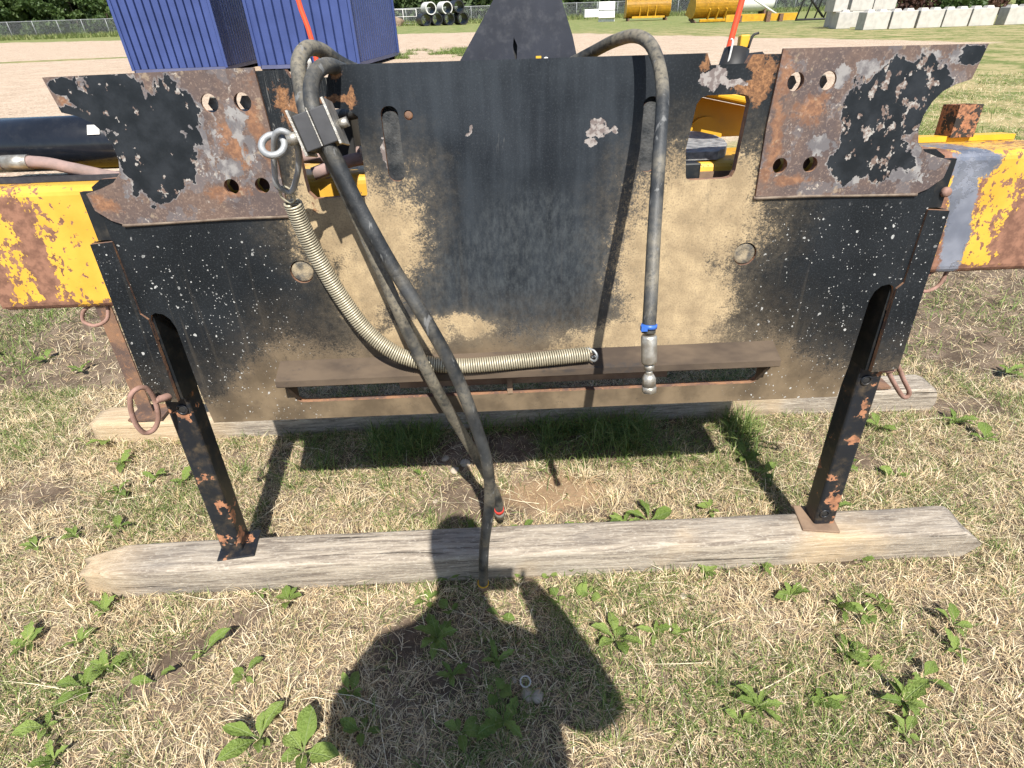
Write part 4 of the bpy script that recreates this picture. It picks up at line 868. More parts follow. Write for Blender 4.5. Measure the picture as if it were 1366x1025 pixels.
def tree_proto(kind):
    if kind == 'leafy':
        cl = [(random.gauss(0, 1.5), random.gauss(0, 1.5), random.uniform(0.9, 8.5), random.uniform(0.6, 1.3)) for _ in range(42)]
        def smp():
            x, y, z, r = random.choice(cl); k = max(0.35, 1 - abs(z - 4) / 7)
            v = Vector((random.gauss(0, 1), random.gauss(0, 1), random.gauss(0, 1))).normalized() * r * random.random() ** 0.4
            return (x * k * 1.2 + v.x, y * k * 1.2 + v.y, z + v.z * 0.8)
        return leaf_mesh('crown', 5200, smp, 0.27, M['tree1']), 9
    if kind == 'conifer':
        def smp():
            z = 1.6 + 9.5 * random.random() ** 0.9; r = (11.4 - z) * 0.22 * (0.75 + 0.35 * math.sin(z * 5)); a = random.uniform(0, 6.28); q = random.random() ** 0.5
            return (math.cos(a) * r * q, math.sin(a) * r * q, z - q * r * 0.35)
        return leaf_mesh('crown', 3600, smp, 0.25, M['tree2']), 11
    def smp():
        a = random.uniform(0, 6.28); q = random.random() ** 0.45 * 1.6; z = random.random() ** 0.7 * 2.4
        return (math.cos(a) * q, math.sin(a) * q, z * (1.15 - q / 2.4))
    return leaf_mesh('crown', 900, smp, 0.17, M['redbush'] if kind == 'red' else M['tree1']), 2.2
def trunk_mesh(h, r):
    bm = bmesh.new(); pts = [(0, 0, -0.1), (0.06, 0.02, h * 0.3), (-0.05, 0.08, h * 0.6), (0.04, 0, h * 0.95)]
    add_tube(bm, catmull(pts, 4), [r * (1 - 0.85 * i / 12) for i in range(13)], 8)
    for k in range(7):
        z = h * random.uniform(0.2, 0.8); a = random.uniform(0, 6.28); l = h * 0.2
        add_tube(bm, [(0, 0, z), (math.cos(a) * l * .6, math.sin(a) * l * .6, z + l * .4), (math.cos(a) * l, math.sin(a) * l, z + l * .9)], [r * .35, r * .22, r * .06], 5)
    me = bpy.data.meshes.new('trunk'); bm.to_mesh(me); bm.free(); me.materials.append(M['bark']); return me
TP = {}
for kd in ('leafy', 'conifer', 'shrub', 'red'):
    cm, h = tree_proto(kd); TP[kd] = (cm, trunk_mesh(h, {'leafy': .16, 'conifer': .17, 'shrub': .04, 'red': .04}[kd]))
def tree(kind, x, y, s, label, group):
    nm = {'leafy': 'leafy_tree', 'conifer': 'conifer_tree', 'shrub': 'shrub', 'red': 'shrub'}[kind]
    t = thing(nm, label, 'shrub' if nm == 'shrub' else 'tree', (x, y, 0), (0, 0, random.uniform(0, 6.28)), group); t.scale = (s, s, s * random.uniform(0.9, 1.15))
    for n_, me_ in zip(('crown', 'trunk'), TP[kind]):
        o = bpy.data.objects.new(n_, me_); col.objects.link(o); o.parent = t
NUM = ['first', 'second', 'third', 'fourth', 'fifth', 'sixth', 'seventh', 'eighth', 'ninth', 'tenth']
for k in range(8):
    x = -86 + k * 4.0 + random.uniform(-.8, .8); tree('leafy', x, 105 + (x + 112) * 0.11 + random.uniform(0, 3), random.uniform(0.85, 1.2), f'{NUM[k]} leafy tree from the left behind the fence, left of the containers', 'leafy trees behind the fence')
for k in range(7):
    x = -21.5 + k * 2.7 + random.uniform(-.6, .6); tree('conifer', x, 116 + (x + 112) * 0.11 + random.uniform(0, 3), random.uniform(0.9, 1.2), f'{NUM[k]} dark conifer from the left behind the pipes and the fence', 'conifers behind the fence')
for k in range(7):
    x = 13 + k * 4.4 + random.uniform(-.8, .8); tree('leafy', x, 123 + random.uniform(0, 4), random.uniform(0.8, 1.1), f'{NUM[k]} leafy tree from the left behind the yellow buckets', 'leafy trees behind the buckets')
for k in range(8):
    x = 31 + k * 2.3; tree('red' if k % 3 else 'shrub', x, 55 + random.uniform(-1, 2), random.uniform(0.8, 1.2), f'{NUM[k]} shrub from the left behind the concrete blocks, ' + ('dark red' if k % 3 else 'green'), 'shrubs behind the concrete blocks')
def smp():
    x = random.uniform(-140, 85); return (x, 108 + (x + 112) * 0.111 + random.uniform(0, 16), 10.5 * random.random() ** 1.2 * (0.75 + 0.35 * mnoise.noise(Vector((x * .15, 0, 0)))))
wm = leaf_mesh('woodland', 60000, smp, 0.55, M['tree2']); tag(link_obj('woodland', wm, None), 'dense dark green wood along the back of the yard', 'woodland', kind='stuff')
# ------------------------------------------------------------------ pipes, buckets, tank, rack, blocks far off
M['hdpe'] = mat_plain('black_plastic_pipe', (0.020, 0.020, 0.021), (0.012, 0.012, 0.013), 0.45)
M['pipewhite'] = mat_plain('white_pipe', (0.70, 0.69, 0.66), (0.5, 0.49, 0.46), 0.5)
def pipe(label, x, y, z, r, l, yaw, mat_o, mat_i):
    t = thing('culvert_pipe', label, 'pipe', (x, y, z), (0, 0, yaw), 'culvert pipes stacked by the fence')
    for nm, ra, rb, mt in (('outer_wall', r, r, mat_o), ('liner', r * 0.86, r * 0.86, mat_i)):
        bm = bmesh.new(); n_ = 28; A = [bm.verts.new((ra * math.cos(2 * math.pi * k / n_), 0, r + ra * math.sin(2 * math.pi * k / n_))) for k in range(n_)]
        B = [bm.verts.new((v.co.x, l, v.co.z)) for v in A]
        for k in range(n_): bm.faces.new((A[k], A[(k + 1) % n_], B[(k + 1) % n_], B[k]))
        obj(nm, bm, mt, t, True)
    bm = bmesh.new(); n_ = 28
    for yy in (-0.002, l + 0.002):
        A = [bm.verts.new((r * 1.015 * math.cos(2 * math.pi * k / n_), yy, r + r * 1.015 * math.sin(2 * math.pi * k / n_))) for k in range(n_)]; B = [bm.verts.new((r * .85 * math.cos(2 * math.pi * k / n_), yy, r + r * .85 * math.sin(2 * math.pi * k / n_))) for k in range(n_)]
        for k in range(n_): bm.faces.new((A[k], A[(k + 1) % n_], B[(k + 1) % n_], B[k]))
    obj('rim', bm, mat_o if mat_o is M['pipewhite'] else M['hdpe'], t)
for lb, x, z, w in (('black pipe lying leftmost in the bottom row', -10.6, 0, 0), ('black pipe second from left in the bottom row', -8.95, 0, 0), ('black pipe third from left in the bottom row', -7.2, 0, 0), ('black pipe rightmost in the bottom row by the mast', -5.2, 0, 0),
                    ('white pipe lying on top at the left of the pile', -9.75, 1.35, 1), ('white pipe lying on top in the middle of the pile', -7.4, 1.35, 1), ('black pipe lying on top at the right of the pile', -5.7, 1.45, 0)):
    pipe(lb, x, 96, z, 0.78, 3.0, R(20), M['pipewhite'] if w else M['hdpe'], M['hdpe'])
M['dirt'] = mat_plain('dirt', (0.30, 0.22, 0.155), (0.20, 0.145, 0.10), 0.95, 0, 3, 0.1, 0.4)
bm = bmesh.new(); bmesh.ops.create_icosphere(bm, subdivisions=4, radius=1)
for v in bm.verts:
    k = 1 + 0.25 * mnoise.fractal(v.co * 2, 1, 2, 4); v.co = Vector((v.co.x * 5.5 * k, v.co.y * 4 * k, max(-0.2, v.co.z) * 2.6 * k))
o = obj('dirt_pile', bm, M['dirt'], None, True); o.location = (-21.0, 104, -0.1); tag(o, 'brown dirt pile half hidden behind the blue container', 'dirt pile')

M['byellow'] = mat_painted('bucket_yellow', (0.58, 0.31, 0.02), 0.5, 0.6, 0.62, 0.03, (0.25, 0.15, 0.05), 0.5)
def bucket(label, x, y, yaw, w, s, tilt=0.0):
    t = thing('loader_bucket', label, 'bucket', (x, y, 0.30), (tilt, 0, yaw), 'yellow loader buckets'); t.scale = (s, s, s)
    prof = []
    for k in range(15):
        a = R(-95 + k * 195 / 14); prof.append((0.15 - 0.95 * math.cos(a), 0.98 + 0.95 * math.sin(a)))
    bm = bmesh.new(); full = [(1.5, 0.02)] + [(0.18, 0.02)] + prof[1:] + [(0.75, 2.0)]
    A = [bm.verts.new((0, p[0], p[1])) for p in full]; B = [bm.verts.new((w, p[0], p[1])) for p in full]
    for i in range(len(full) - 1): bm.faces.new((A[i], A[i + 1], B[i + 1], B[i]))
    bmesh.ops.solidify(bm, geom=bm.faces[:], thickness=0.04); bmesh.ops.recalc_face_normals(bm, faces=bm.faces); obj('shell', bm, M['byellow'], t, False)
    for xx in (-0.02, w):
        bm = bmesh.new(); A = [bm.verts.new((xx, p[0], p[1])) for p in full]; B = [bm.verts.new((xx + 0.03, p[0], p[1])) for p in full]
        bm.faces.new(A); bm.faces.new(B[::-1])
        for i in range(len(full)): bm.faces.new((A[i], A[(i + 1) % len(full)], B[(i + 1) % len(full)], B[i]))
        bmesh.ops.recalc_face_normals(bm, faces=bm.faces); obj('side_plate', bm, M['byellow'], t)
    for xx in (w * .3, w * .48, w * .66): box('mount_ear', (xx, -0.72, 0.62), (0.09, 0.5, 0.95), M['byellow'], t, Matrix.Rotation(R(12), 3, 'X'))
    box('mount_bar', (w * 0.5, -0.85, 0.08), (w * 0.75, 0.18, 0.18), M['byellow'], t)
    box('cutting_edge', (w * 0.5, 1.5, -0.02), (w + 0.08, 0.30, 0.05), M['rust'], t)
    for xx in (0.25, w - 0.35): box('skid', (xx, 0.0, -0.16), (0.16, 1.7, 0.28), M['rust'], t)
bucket('upright yellow loader bucket with round back, left of the orange rod', 15.7, 82, R(-3), 4.7, 1.12)
bucket('tilted yellow loader bucket behind the orange rod', 18.6, 64, R(6), 4.6, 1.0, R(14))
M['scrapwhite'] = mat_painted('rusty_white_panel', (0.70, 0.70, 0.68), 0.5, 1.0, 0.60, 0.05)
o = box('white_crate', (0, 0, 0.5), (2.3, 1.2, 1.0), M['white'], None, None, 0.05); o.location = (13.6, 97, 0.35); tag(o, 'plain white box on the grass by the fence', 'box')
t = thing('appliance_panel', 'white panel with rust stains leaning left of the round bucket', 'panel', (13.5, 83, 0), (R(-18), 0, R(-5)))
box('panel_board', (0, 0, 1.1), (2.0, 0.12, 2.2), M['scrapwhite'], t); box('panel_lip', (0, -0.25, 0.35), (2.0, 0.5, 0.08), M['white'], t); box('panel_lip', (0, -0.1, 1.3), (2.0, 0.2, 0.06), M['white'], t)
t = thing('blade', 'long low yellow blade lying on the grass behind the notch', 'blade', (21.2, 60.0, 0), (0, 0, R(-8)))
box('mouldboard', (2.6, 0, 0.35), (6.2, 0.25, 0.55), M['byellow'], t); box('brace', (0.6, -0.5, 0.3), (0.2, 1.2, 0.5), M['rust'], t); box('brace', (3.1, -0.35, 0.4), (0.35, 0.6, 0.8), M['rust'], t); box('brace', (4.2, -0.35, 0.3), (0.3, 0.6, 0.6), M['rust'], t)
t = thing('storage_tank', 'white round-ended tank lying beyond the yellow buckets', 'tank', (38.0, 100.0, 1.5), (0, 0, R(10)))
bm = bmesh.new(); add_tube(bm, [(-3.6, 0, 0), (-3.3, 0, 0), (-2.9, 0, 0), (2.9, 0, 0), (3.3, 0, 0), (3.6, 0, 0)], [0.4, 0.95, 1.15, 1.15, 0.95, 0.4], 24); obj('tank_shell', bm, M['white'], t, True)
for x in (-2, 2): box('saddle', (x, 0, -1.15), (0.3, 1.6, 0.8), M['rust'], t)
t = thing('metal_rack', 'dark leaning metal rack left of the concrete blocks', 'rack', (24.0, 52.0, 0), (0, 0, R(4)))
for k in range(7): tube('bar', [(k * 0.75 - 0.5, 0, 0.2), (k * 0.75 + 0.7, 0.4, 4.2)], 0.06, M['dark'], t, 6)
for p, q in (((-0.5, 0, 0.25), (4.6, 0, 0.25)), ((0.4, .3, 3.0), (5.3, .3, 3.0)), ((-0.5, 0.0, 2.4), (1.8, 0.2, 0.4))): tube('rail', [p, q], 0.08, M['dark'], t, 6)
t = thing('scrap_pipe', 'pale bent pole lying against the dark metal rack', 'pole', (27.0, 70.0, 0)); tube('pole', [(-4.0, 0, 3.6), (-1.5, 0, 2.4), (2.5, 0, 0.4)], 0.09, M['white'], t, 8, n=4)

M['conc'] = mat_plain('concrete', (0.50, 0.475, 0.43), (0.40, 0.38, 0.345), 0.9, 0, 3.0, 0.2, 0.3)
def block_mesh():
    bm = bmesh.new(); w, d, h = 1.42, 0.8, 0.86
    add_box(bm, 0, 0, h / 2, w, d, h, None, 0.025)
    for x in (-0.36, 0.36):
        g = bmesh.ops.create_cube(bm, size=1.0)['verts']
        for v in g: v.co = Vector((x + v.co.x * (0.44 if v.co.z < 0 else 0.32), v.co.y * (0.44 if v.co.z < 0 else 0.30), h + 0.05 + v.co.z * 0.12))
    me = bpy.data.meshes.new('concrete_block'); bm.to_mesh(me); bm.free(); me.materials.append(M['conc']); return me
bmesh_block = block_mesh()
def block(label, x, y, z, yaw):
    o = bpy.data.objects.new('concrete_block', bmesh_block); col.objects.link(o); o.location = (x, y, z); o.rotation_euler = (0, 0, yaw); tag(o, label, 'block', 'concrete blocks')
ords = ['first', 'second', 'third', 'fourth', 'fifth', 'sixth', 'seventh', 'eighth', 'ninth']
xr = 21.4
for k in range(8):
    block(f'{ords[k]} concrete block from the left in the front row', xr, 37.4 + 0.06 * k, 0, R(random.uniform(-4, 4))); xr += 1.56 + (0.55 if k in (4, 5, 6) else 0.0)
block('concrete block set back at the left end of the row', 21.0, 40.2, 0, R(80)); block('concrete block farthest back at the left end of the row', 21.9, 42.6, 0, R(86))
block('left one of the three concrete blocks in the upper tier', 20.9, 41.0, 0.866, R(85)); block('middle one of the three concrete blocks in the upper tier', 22.6, 41.6, 0.866, R(4)); block('right one of the three concrete blocks in the upper tier', 24.1, 41.7, 0.866, R(2))
block('concrete block under the upper tier, behind the front row', 22.8, 41.6, 0.0, R(4)); block('concrete block under the right end of the upper tier', 24.3, 41.7, 0.0, R(2))

# ------------------------------------------------------------------ grass (too many to count)
SOILB = [(-0.95, 0.88, 0.20, 0.07, 40), (-0.05, 1.45, 0.32, 0.13, 0), (0.16, 1.47, 0.24, 0.12, 0), (-0.35, 0.92, 0.12, 0.10, 0), (-0.20, 0.80, .16, .05, 30), (2.25, 2.25, 0.30, 0.16, 0), (0.05, 1.75, .9, .13, 0), (-1.85, 1.55, .2, .1, 0), (1.35, 1.62, .12, .08, 0), (2.0, 1.9, .22, .1, 0)]
def soil(x, y):
    d = np.full(x.shape, 9.0)
    for cx, cy_, rx, ry, a in SOILB:
        a = R(a); u = (x - cx) * math.cos(a) + (y - cy_) * math.sin(a); v = -(x - cx) * math.sin(a) + (y - cy_) * math.cos(a)
        d = np.minimum(d, np.hypot(u / rx, v / ry))
    return d + (fbm(x * 9, y * 9, 21, 3) - 0.5) * 1.3
def blades(name, x, y, length, width, elev, heading, curl, colr, label, twist=None):
    n = len(x); z = gz(x, y) - 0.004
    h = np.stack([np.cos(heading), np.sin(heading), np.zeros(n)], 1); sdir = np.stack([-np.sin(heading), np.cos(heading), np.zeros(n)], 1)
    up = np.array([0, 0, 1.0]); p0 = np.stack([x, y, z], 1)
    tw = rng.uniform(-0.9, 0.9, n)[:, None]; sdir = sdir * np.cos(tw) + up * np.sin(tw) * 0.8
    d1 = h * np.cos(elev)[:, None] + up * np.sin(elev)[:, None]; e2 = elev - curl; d2 = h * np.cos(e2)[:, None] + up * np.sin(e2)[:, None]
    bend = rng.normal(0, 0.25, n)[:, None]
    p1 = p0 + d1 * (length * 0.5)[:, None]; p2 = p1 + (d2 + np.stack([-np.sin(heading), np.cos(heading), np.zeros(n)], 1) * bend) * (length * 0.5)[:, None]
    lowz = gz(p2[:, 0], p2[:, 1]) + 0.002; p2[:, 2] = np.maximum(p2[:, 2], lowz); 
    w = (width / 2)[:, None]
    V = np.stack([p0 - sdir * w, p0 + sdir * w, p1 - sdir * w * 0.9, p1 + sdir * w * 0.9, p2], 1).reshape(-1, 3)
    b = np.arange(n) * 5
    me = bpy.data.meshes.new(name); me.vertices.add(n * 5); me.vertices.foreach_set('co', V.ravel().astype(np.float32))
    lp = np.stack([b, b + 1, b + 3, b + 2, b + 2, b + 3, b + 4], 1).ravel()
    me.loops.add(n * 7); me.loops.foreach_set('vertex_index', lp.astype(np.int32))
    st = np.stack([np.arange(n) * 7, np.arange(n) * 7 + 4], 1).ravel(); me.polygons.add(n * 2)
    me.polygons.foreach_set('loop_start', st.astype(np.int32))
    me.update(calc_edges=True)
    at = me.color_attributes.new('col', 'FLOAT_COLOR', 'POINT'); cc = np.repeat(np.concatenate([colr, np.ones((n, 1))], 1), 5, 0)
    at.data.foreach_set('color', cc.ravel().astype(np.float32))
    o = link_obj(name, me, M['straw'] if 'dry' in name else M['blade']); return tag(o, label, 'grass', kind='stuff')
M['straw'] = mat_attr('dry_straw', 0.15, 0.65); M['blade'] = mat_attr('green_blade', 0.35, 0.5)
TX0, TX1 = -1.40, 1.45
def keep(x, y):
    k = ~((y > 1.112 + .0148 * x) & (y < 1.222 + .0148 * x) & (x > TX0) & (x < TX1 - 0.02))
    k &= ~((y > 1.888) & (y < 2.012) & (np.abs(x) < 1.84))
    return k
def scatter(n, x0, x1, y0, y1):
    x = rng.uniform(x0, x1, n); y = rng.uniform(y0, y1, n); k = keep(x, y) & (np.abs(x) < 1.02 * y + 1.05); return x[k], y[k]
def pal(n, cols, jit=0.15):
    c = np.array(cols)[rng.integers(0, len(cols), n)]; t = rng.random((n, 1)); c2 = np.array(cols)[rng.integers(0, len(cols), n)]
    return np.clip((c * t + c2 * (1 - t)) * rng.uniform(1 - jit, 1 + jit, (n, 1)), 0, 1)
STRAW = [(0.70, 0.56, 0.34), (0.78, 0.66, 0.44), (0.58, 0.44, 0.25), (0.40, 0.29, 0.17), (0.66, 0.55, 0.37), (0.84, 0.73, 0.52), (0.62, 0.45, 0.26)]
GREEN = [(0.135, 0.205, 0.045), (0.21, 0.28, 0.075), (0.09, 0.145, 0.04), (0.30, 0.34, 0.12), (0.17, 0.245, 0.065)]
def straw_field(x, y, sc, name, label):
    s_ = soil(x, y); g = fbm(x * 3.3, y * 3.3, 40, 3)
    k = (rng.random(len(x)) < np.clip((s_ - 0.45) * 1.4, 0.16, 1)); x, y, g = x[k], y[k], g[k]; n = len(x)
    c = pal(n, STRAW); gr = rng.random(n) < 0.14; c[gr] = pal(gr.sum(), [(0.33, 0.33, 0.15), (0.26, 0.29, 0.11)])
    blades(name, x, y, rng.uniform(0.018, 0.066, n) * sc, rng.uniform(0.0009, 0.0022, n) * sc, np.abs(rng.normal(0.26, 0.36, n)).clip(0, 1.3), rng.uniform(0, 6.283, n), rng.uniform(-0.1, 0.7, n), c, label)
straw_field(*scatter(340000, -2.6, 2.6, 0.35, 2.3), 1.0, 'dry_grass', 'matted dry straw grass covering the near ground')
x, y = scatter(80000, -4.6, 5.0, 2.3, 4.6); straw_field(x, y, 1.3, 'dry_grass', 'dry straw grass behind the attachment')
x, y = scatter(90000, -2.5, 16, 4.6, 14.0); k = (x > 0.72 * y - 0.6) | (y < 6.0); straw_field(x[k], y[k], 2.3, 'dry_grass', 'dry grass on the right beyond the attachment')
def green_field(x, y, sc, name, label, thr, gain=3.5, lush=0.0):
    g = fbm(x * 2.4 / sc ** .5, y * 2.4 / sc ** .5, 77, 4); k = rng.random(len(x)) < np.clip((g - thr) * gain + lush, 0.02, 1)
    # tufts crowd along the timbers
    k |= (rng.random(len(x)) < 0.20) & ((np.abs(y - 1.27 - .0148 * x) < 0.03) | (np.abs(y - 1.10) < 0.025) | (np.abs(y - 1.84) < 0.06))
    k &= soil(x, y) > 0.6
    x, y = x[k], y[k]; n = len(x)
    blades(name, x, y, rng.uniform(0.03, 0.105, n) * sc, rng.uniform(0.0018, 0.0036, n) * sc, rng.uniform(0.15, 1.35, n), rng.uniform(0, 6.283, n), rng.uniform(0.1, 1.3, n), pal(n, GREEN), label)
green_field(*scatter(150000, -2.6, 2.6, 0.35, 2.3), 0.80, 'green_grass', 'thin green grass blades growing through the straw near the timbers', 0.49, 2.6, 0.04)
green_field(*scatter(52000, -4.6, 5.0, 2.3, 4.6), 1.3, 'green_grass', 'green grass blades behind the attachment', 0.45)
x, y = scatter(90000, -2.5, 16, 4.6, 14.0); k = (x > 0.72 * y - 0.6) | (y < 6.0); green_field(x[k], y[k], 2.2, 'green_grass', 'green grass on the right beyond the attachment', 0.46, 4.0)
# the shaded strip between the timbers keeps long green grass
n = 7000; x = rng.uniform(-1.0, 1.0, n); y = 1.86 - np.abs(rng.normal(0, 0.12, n)); k = keep(x, y) & (fbm(x * 4, y * 4, 5, 2) > 0.40); x, y = x[k], y[k]; n = len(x)
blades('green_grass', x, y, rng.uniform(0.06, 0.17, n), rng.uniform(0.002, 0.0038, n), rng.uniform(0.5, 1.4, n), rng.uniform(0, 6.283, n), rng.uniform(0.1, 1.0, n), pal(n, GREEN), 'longer green grass in the shade in front of the rear timber')
# taller dry and green tufts give the turf uneven height
nt = 1500; tx, ty = scatter(nt, -2.5, 2.5, 0.38, 2.3); kk = soil(tx, ty) > 0.8; tx, ty = tx[kk], ty[kk]; nt = len(tx); per = 22
x = np.repeat(tx, per) + rng.normal(0, 0.010, nt * per); y = np.repeat(ty, per) + rng.normal(0, 0.010, nt * per); n = nt * per
hd = np.arctan2(y - np.repeat(ty, per), x - np.repeat(tx, per)) + rng.normal(0, 0.5, n)
isg = np.repeat((rng.random(nt) < np.clip((fbm(tx * 1.7, ty * 1.7, 31, 3) - 0.42) * 3.2, 0.08, 0.8)), per); kp = keep(x, y)
cc = pal(n, STRAW); cc[isg] = pal(int(isg.sum()), GREEN); ln = np.repeat(rng.uniform(0.5, 1.25, nt), per) * rng.uniform(0.035, 0.085, n)
for q, nm, lb in ((isg & kp, 'green_grass', 'small upright green grass tufts across the foreground'), (~isg & kp, 'dry_grass', 'small upright straw tufts across the foreground')):
    m_n = int(q.sum()); blades(nm, x[q], y[q], ln[q], rng.uniform(0.0012, 0.0028, m_n), rng.uniform(0.55, 1.35, m_n), hd[q], rng.uniform(0.2, 1.2, m_n), cc[q], lb)
# long pale stalks lying about
n = 900; x, y = scatter(n, -2.4, 2.4, 0.4, 2.3); n = len(x)
blades('dry_stalks', x, y, rng.uniform(0.10, 0.26, n), rng.uniform(0.0014, 0.0024, n), rng.uniform(0.02, 0.35, n), rng.uniform(0, 6.283, n), rng.uniform(0, 0.3, n), pal(n, [(0.66, 0.58, 0.40), (0.74, 0.67, 0.49)]), 'long pale straw stalks lying over the grass')
# rough grass at the lot edge far off
n = 9000; x = rng.uniform(-4.6, -1.4, n); y = rng.uniform(26, 32, n); k = fbm(x * 1.2, y * .8, 8, 3) > 0.47; x, y = x[k], y[k]; n = len(x)
blades('green_grass', x, y, rng.uniform(0.08, 0.25, n), rng.uniform(0.01, 0.02, n), rng.uniform(0.4, 1.3, n), rng.uniform(0, 6.283, n), rng.uniform(0.1, 1.0, n), pal(n, GREEN), 'patch of green weeds on the gravel left of the mast')
n = 42000; x = rng.uniform(-125, 66, n); y = 98.2 + (x + 112) * 0.111 - np.abs(rng.normal(0, 3.0, n)); 
blades('green_grass', x, y, rng.uniform(0.3, 1.1, n), rng.uniform(0.05, 0.10, n), rng.uniform(0.5, 1.4, n), rng.uniform(0, 6.283, n), rng.uniform(0.1, 0.9, n), pal(n, [(0.13, 0.185, 0.05), (0.20, 0.25, 0.08), (0.30, 0.30, 0.13)]), 'tall grass growing along the chain-link fence')

# ------------------------------------------------------------------ weeds, each a plant with its leaves
def mat_weed():
    n = NT('weed_leaf'); x, y, z = n.sep(); oi = n.t.nodes.new('ShaderNodeObjectInfo').outputs['Random']
    c = n.mix(oi, (0.130, 0.200, 0.035), (0.250, 0.335, 0.080))
    c = n.mix(n.step(n.noise(9, 4, 0.65), 0.48, 0.72, 0, 0.6), c, (0.25, 0.31, 0.095))
    ax = n.math('ABSOLUTE', x)
    vein = n.step(n.math('ABSOLUTE', n.math('SUBTRACT', n.math('FRACT', n.math('MULTIPLY', n.math('SUBTRACT', y, n.math('MULTIPLY', ax, 1.3)), 9.0)), 0.5)), 0.05, 0.01)
    rib = n.step(ax, 0.016, 0.006)
    v = n.math('MAXIMUM', n.math('MULTIPLY', vein, 0.35), rib)
    c = n.mix(n.math('MULTIPLY', v, 0.6), c, (0.27, 0.34, 0.15))
    spot = n.step(n.noise(22, 3, 0.6, n.map(loc=(3, 1, 4))), 0.66, 0.72)
    c = n.mix(n.math('MULTIPLY', spot, 0.6), c, (0.22, 0.17, 0.07))
    n.bump(n.math('ADD', n.math('MULTIPLY', v, -1.0), n.noise(14, 3)), 0.5, 0.03)
    n.out(c, 0.55, 0, 0.35)
    tr = n.t.nodes.new('ShaderNodeBsdfTranslucent'); mx = n.t.nodes.new('ShaderNodeMixShader'); mx.inputs[0].default_value = 0.25
    n.t.links.new(c, tr.inputs[0]); n.t.links.new(n.b.outputs[0], mx.inputs[1]); n.t.links.new(tr.outputs[0], mx.inputs[2]); n.t.links.new(mx.outputs[0], n.t.nodes['Material Output'].inputs[0])
    return n.mat
M['weed'] = mat_weed()
def leaf_shape(kind):
    bm = bmesh.new(); n = 9; rows = []
    for i in range(n):
        t = i / (n - 1)
        if kind == 'plantain': w = 0.0 if t < 0 else 0.235 * math.sin(math.pi * max(0, (t - 0.22) / 0.78)) ** 0.75 + (0.022 if t < 0.3 else 0.0)
        elif kind == 'round': w = 0.40 * math.sin(math.pi * max(0, (t - 0.25) / 0.75)) ** 0.6 + (0.02 if t < 0.3 else 0)
        else: w = (0.055 + 0.17 * math.sin(math.pi * min(1, t * 0.92)) ** 1.2 * (0.55 if i % 2 else 1.0)) * (1 if t < 1 else 0)
        w = max(w, 0.004); z = 0.34 * math.sin(t * 2.1) * 0.75 - 0.10 * t * t; y = t
        if kind == 'tooth' and i % 2: y -= 0.03
        cup = 0.30 * w; rip = 0.05 * math.sin(t * 19) * w * 4
        rows.append([bm.verts.new((-w, y, z + cup + rip)), bm.verts.new((-w * .5, y, z + cup * .35 - rip * .4)), bm.verts.new((0, y + 0.01, z)), bm.verts.new((w * .5, y, z + cup * .35 + rip * .4)), bm.verts.new((w, y, z + cup - rip))])
    for a, b in zip(rows[:-1], rows[1:]):
        for k in range(4): f = bm.faces.new((a[k], a[k + 1], b[k + 1], b[k])); f.smooth = True
    me = bpy.data.meshes.new('leaf'); bm.to_mesh(me); bm.free(); me.materials.append(M['weed']); return me
def vary(me, q):
    m2 = me.copy()
    for v in m2.vertices:
        f = Vector((v.co.x * 3 + q, v.co.y * 3, q)); v.co.x += 0.10 * (mnoise.noise(f)) * v.co.y + 0.12 * math.sin(q) * v.co.y ** 2; v.co.z += 0.14 * mnoise.noise(f + Vector((7, 0, 0))) * v.co.y
        v.co.x *= 1 + 0.25 * math.sin(q * 2)
    return m2
LEAF = {k: (lambda b: [b] + [vary(b, q) for q in (1.3, 2.9, 4.1, 5.6)])(leaf_shape(k)) for k in ('plantain', 'tooth', 'round')}
def weed(x, y, kind, n, size, label, spread=6.283, a0=None, tilt=(0.05, 0.75)):
    nm = {'plantain': 'plantain_weed', 'tooth': 'dandelion_weed', 'round': 'clover_weed'}[kind]
    t = thing(nm, label, 'weed', (x, y, float(gz(x, y)) + 0.004), (0, 0, 0), 'broad-leaved weeds in the grass')
    a = random.uniform(0, 6.28) if a0 is None else a0
    for k in range(n):
        o = bpy.data.objects.new('leaf', random.choice(LEAF[kind])); col.objects.link(o); o.parent = t
        s = size * 0.67 * random.uniform(0.45, 1.15)
        o.rotation_euler = (random.uniform(*tilt) * 0.7, random.uniform(-0.35, 0.35), a + spread * k / n + random.uniform(-0.35, 0.35)); o.scale = (s * random.uniform(0.8, 1.15), s, s)
        o.location = (0, 0, random.uniform(0, 0.012))
